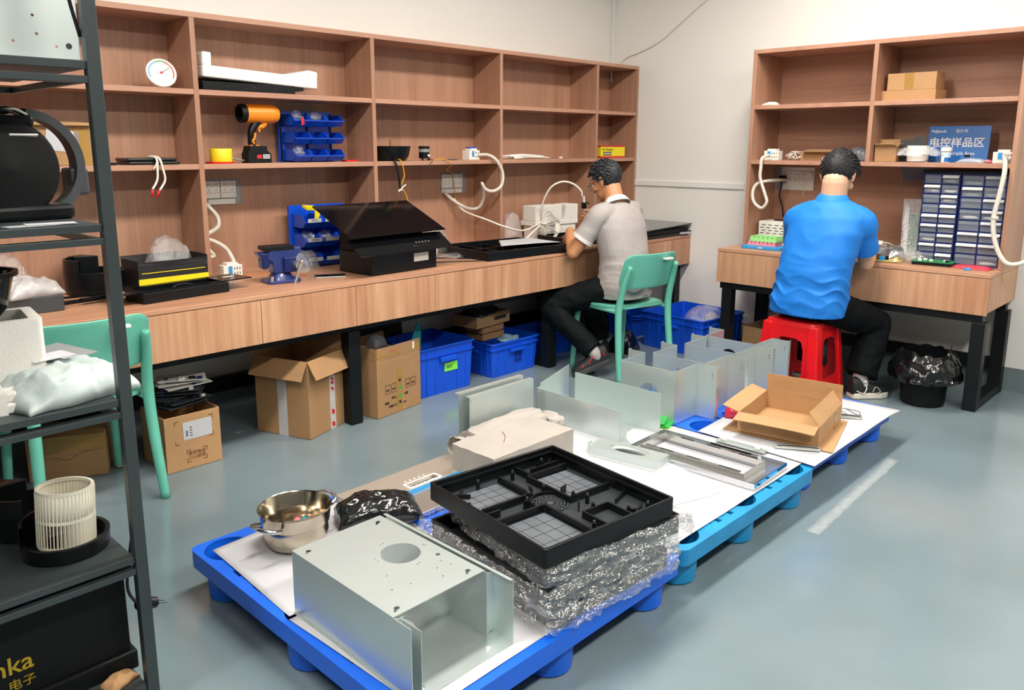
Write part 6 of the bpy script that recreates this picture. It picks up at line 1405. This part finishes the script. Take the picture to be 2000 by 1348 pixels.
# --- man in grey polo at the long bench
pt, H1, O1 = person(dict(label='man in grey polo shirt and glasses working at the long bench, on a mint chair', seed=3,
    pelvis=(-1.205, -1.06, .555), spine=[(-1.205, -1.06, .555), (-1.205, -1.06, .72), (-1.20, -1.01, .91), (-1.195, -.975, 1.055)], fwd=(.05, 1, 0),
    head=(-1.185, -.885, 1.185), hyaw=math.radians(97), hpitch=math.radians(24), skin='skin_tan', hair='hair_grey',
    armL=dict(pts=[(-1.375, -.985, .985), (-1.475, -.865, .755), (-1.315, -.70, .865)], d=(.45, .55, -.55), pn=(.5, .1, -.8), side=-1, curl=(.5, .6, .4), thumb=.3),
    armR=dict(pts=[(-1.02, -.975, .985), (-.86, -.82, .80), (-.925, -.615, .905)], d=(-.35, .5, .15), pn=(-.8, -.45, -.1), side=1, curl=(1.0, 1.3, .9), thumb=.75, spread=.0),
    legL=dict(pts=[(-1.30, -1.03, .535), (-1.52, -.715, .405), (-1.475, -1.05, .155)], heel=(-1.395, -1.12, .095), toe=(-1.565, -.965, .0), up=(-.25, .2, 1)),
    legR=dict(pts=[(-1.10, -1.03, .535), (-1.06, -.665, .41), (-1.04, -.76, .10)], heel=(-1.04, -.81, .001), toe=(-1.02, -.56, .001)),
    tw=(.185, .172, .195), td=(.135, .122, .125), hem=.475, sleeve=.66, shirt='shirt_grey', cuff='cuff_white', collar='cuff_white', wrinkle=.8, tr=(.092, .085, .070, .066, .062), sole='sole_grey',
    shoe_lines=[([(.55, .047, .05), (.45, .046, .075), (.35, .035, .09)], 'red', .0035), ([(.75, .05, .045), (.68, .047, .06)], 'red', .004), ([(.12, .04, .085), (.1, .043, .06)], 'red', .004)]))
g = MB()
for s in (1, -1): g.tube([H1 @ V((s*x, y, z)) for x, y, z in ((.012, .108, .004), (.03, .109, .014), (.052, .104, .006), (.054, .103, -.012), (.034, .108, -.02), (.014, .109, -.012))], .0016, 6, closed=True)
g.tube([H1 @ V((x, .110, .004)) for x in (-.012, 0, .012)], .0016, 6)
gl = g.build('glasses', 'ink', pt, smooth=2)
for s in (1, -1):
    MB().tube([H1 @ V(p) for p in ((s*.053, .103, .004), (s*.072, .07, .008), (s*.083, .0, .012), (s*.080, -.02, -.004))], .0018, 6).build('temple_arm', 'ink', gl, smooth=2)
    MB().prism([(-.02, -.016), (.02, -.016), (.022, .008), (0, .016), (-.022, .008)], 0, .001, H1 @ frame((s*.033, .106, -.003), (1, 0, 0), (0, .1, 1))).build('lens', 'clear', gl)
# screwdriver in his right hand
t = thing('screwdriver', 'grey electric screwdriver with white hose held upright by the man in grey', 'screwdriver', (-.975, -.545, .945), rot=(.1, -.2, 0))
MB().cyl((0, 0, -.10), (0, 0, .045), .016, .018, 18).build('handle', 'grey_plastic', t, smooth=1)
MB().cyl((0, 0, .045), (0, 0, .085), .020, .016, 18).build('black_head', 'black_plastic', t, smooth=1)
MB().cyl((0, 0, -.13), (0, 0, -.10), .006, .013, 14).build('chuck', 'black_metal', t, smooth=1)
MB().tube([(.016, 0, .07), (.035, -.005, .075), (.04, -.005, .06)], .004, 8).build('hanger_hook', 'black_metal', t, smooth=2)
MB().cyl((0, 0, .085), (0, 0, .125), .009, .007, 14).build('hose_fitting', 'cable_white', t, smooth=1)
cab('air_hose', 'white hose arching from the cable bundle up to the electric screwdriver', [(-1.0, -.542, 1.068), (-1.01, -.54, 1.105), (-1.045, -.50, 1.15), (-1.10, -.45, 1.165), (-1.155, -.40, 1.13), (-1.18, -.36, 1.05), (-1.18, -.33, .96), (-1.15, -.31, .90)], .0065, 'cable_white')
# --- man in blue polo on the red stool
person(dict(label='man in bright blue polo shirt seated on the red stool at the short desk', seed=8, nr=.068, hs=1.06,
    pelvis=(-.945, -2.14, .56), spine=[(-.945, -2.14, .56), (-.965, -2.165, .74), (-.93, -2.195, .945), (-.885, -2.205, 1.122)], fwd=(1, -.10, 0),
    head=(-.84, -2.205, 1.245), hyaw=math.radians(6), hpitch=math.radians(34), hroll=0, skin='skin_fair', hair='hair',
    armL=dict(pts=[(-.90, -2.015, 1.0), (-.76, -1.955, .80), (-.53, -2.08, .815)], d=(.75, -.55, -.15), pn=(.1, -.2, -1), side=1, curl=(.4, .5, .4)),
    armR=dict(pts=[(-.885, -2.375, 1.005), (-.735, -2.355, .765), (-.525, -2.305, .885)], d=(.75, .45, -.3), pn=(-.2, .75, -.6), side=-1, curl=(.9, 1.0, .7), thumb=.7),
    legL=dict(pts=[(-.93, -2.04, .535), (-.55, -1.98, .415), (-.57, -1.97, .11)], heel=(-.61, -1.97, .001), toe=(-.34, -1.95, .001)),
    legR=dict(pts=[(-.93, -2.24, .535), (-.575, -2.385, .405), (-.72, -2.375, .115)], heel=(-.785, -2.345, .001), toe=(-.61, -2.485, .001)),
    tw=(.20, .195, .205), td=(.15, .14, .13), hem=.487, sleeve=.66, shirt='shirt_blue', cuff='shirt_blue', collar='shirt_blue', wrinkle=1.1, tr=(.10, .092, .080, .082, .085), sole='sole_white',
    shoe_lines=[([(.08, .044, .05), (.25, .049, .035), (.33, .049, .065), (.3, .04, .085)], 'white', .003), ([(.5, .05, .04), (.58, .046, .07), (.7, .05, .045), (.6, .053, .035)], 'grey_plastic', .0035), ([(.3, .036, .098), (.35, .03, .098)], 'white', .009)]))
# ================= GROUPS OF REPEATED THINGS =================
GR = {'plastic_tote': 'blue plastic totes', 'cardboard_box': 'cardboard boxes', 'black_tray': 'black plastic trays', 'duct_cover': 'upright duct covers', 'plastic_chair': 'mint plastic chairs', 'plastic_bag': 'plastic bags', 'parts_bag': 'bags of small parts', 'drawer_cabinet': 'drawer cabinets', 'breaker_block': 'white breaker blocks', 'fan_housing': 'black fan housings', 'conduit': 'white conduits', 'wall_socket': 'wall sockets', 'bin_rack': 'blue bin racks', 'carton_tray': 'stacked carton trays', 'paper_sheet': 'white paper sheets', 'kraft_parcel': 'kraft paper parcels', 'slide_rail': 'steel slide rails', 'component_rack': 'component racks', 'circuit_board': 'circuit boards', 'pot_blob': 'blobs in the pot', 'shelving_unit': 'wood shelving units', 'person': 'people at work', 'power_plug': 'power plugs', 'air_hose': 'white hoses'}
for o in list(C.objects):
    if o.parent is None and 'label' in o and 'group' not in o:
        k = o.name.split('.')[0]
        if k in GR: o['group'] = GR[k]
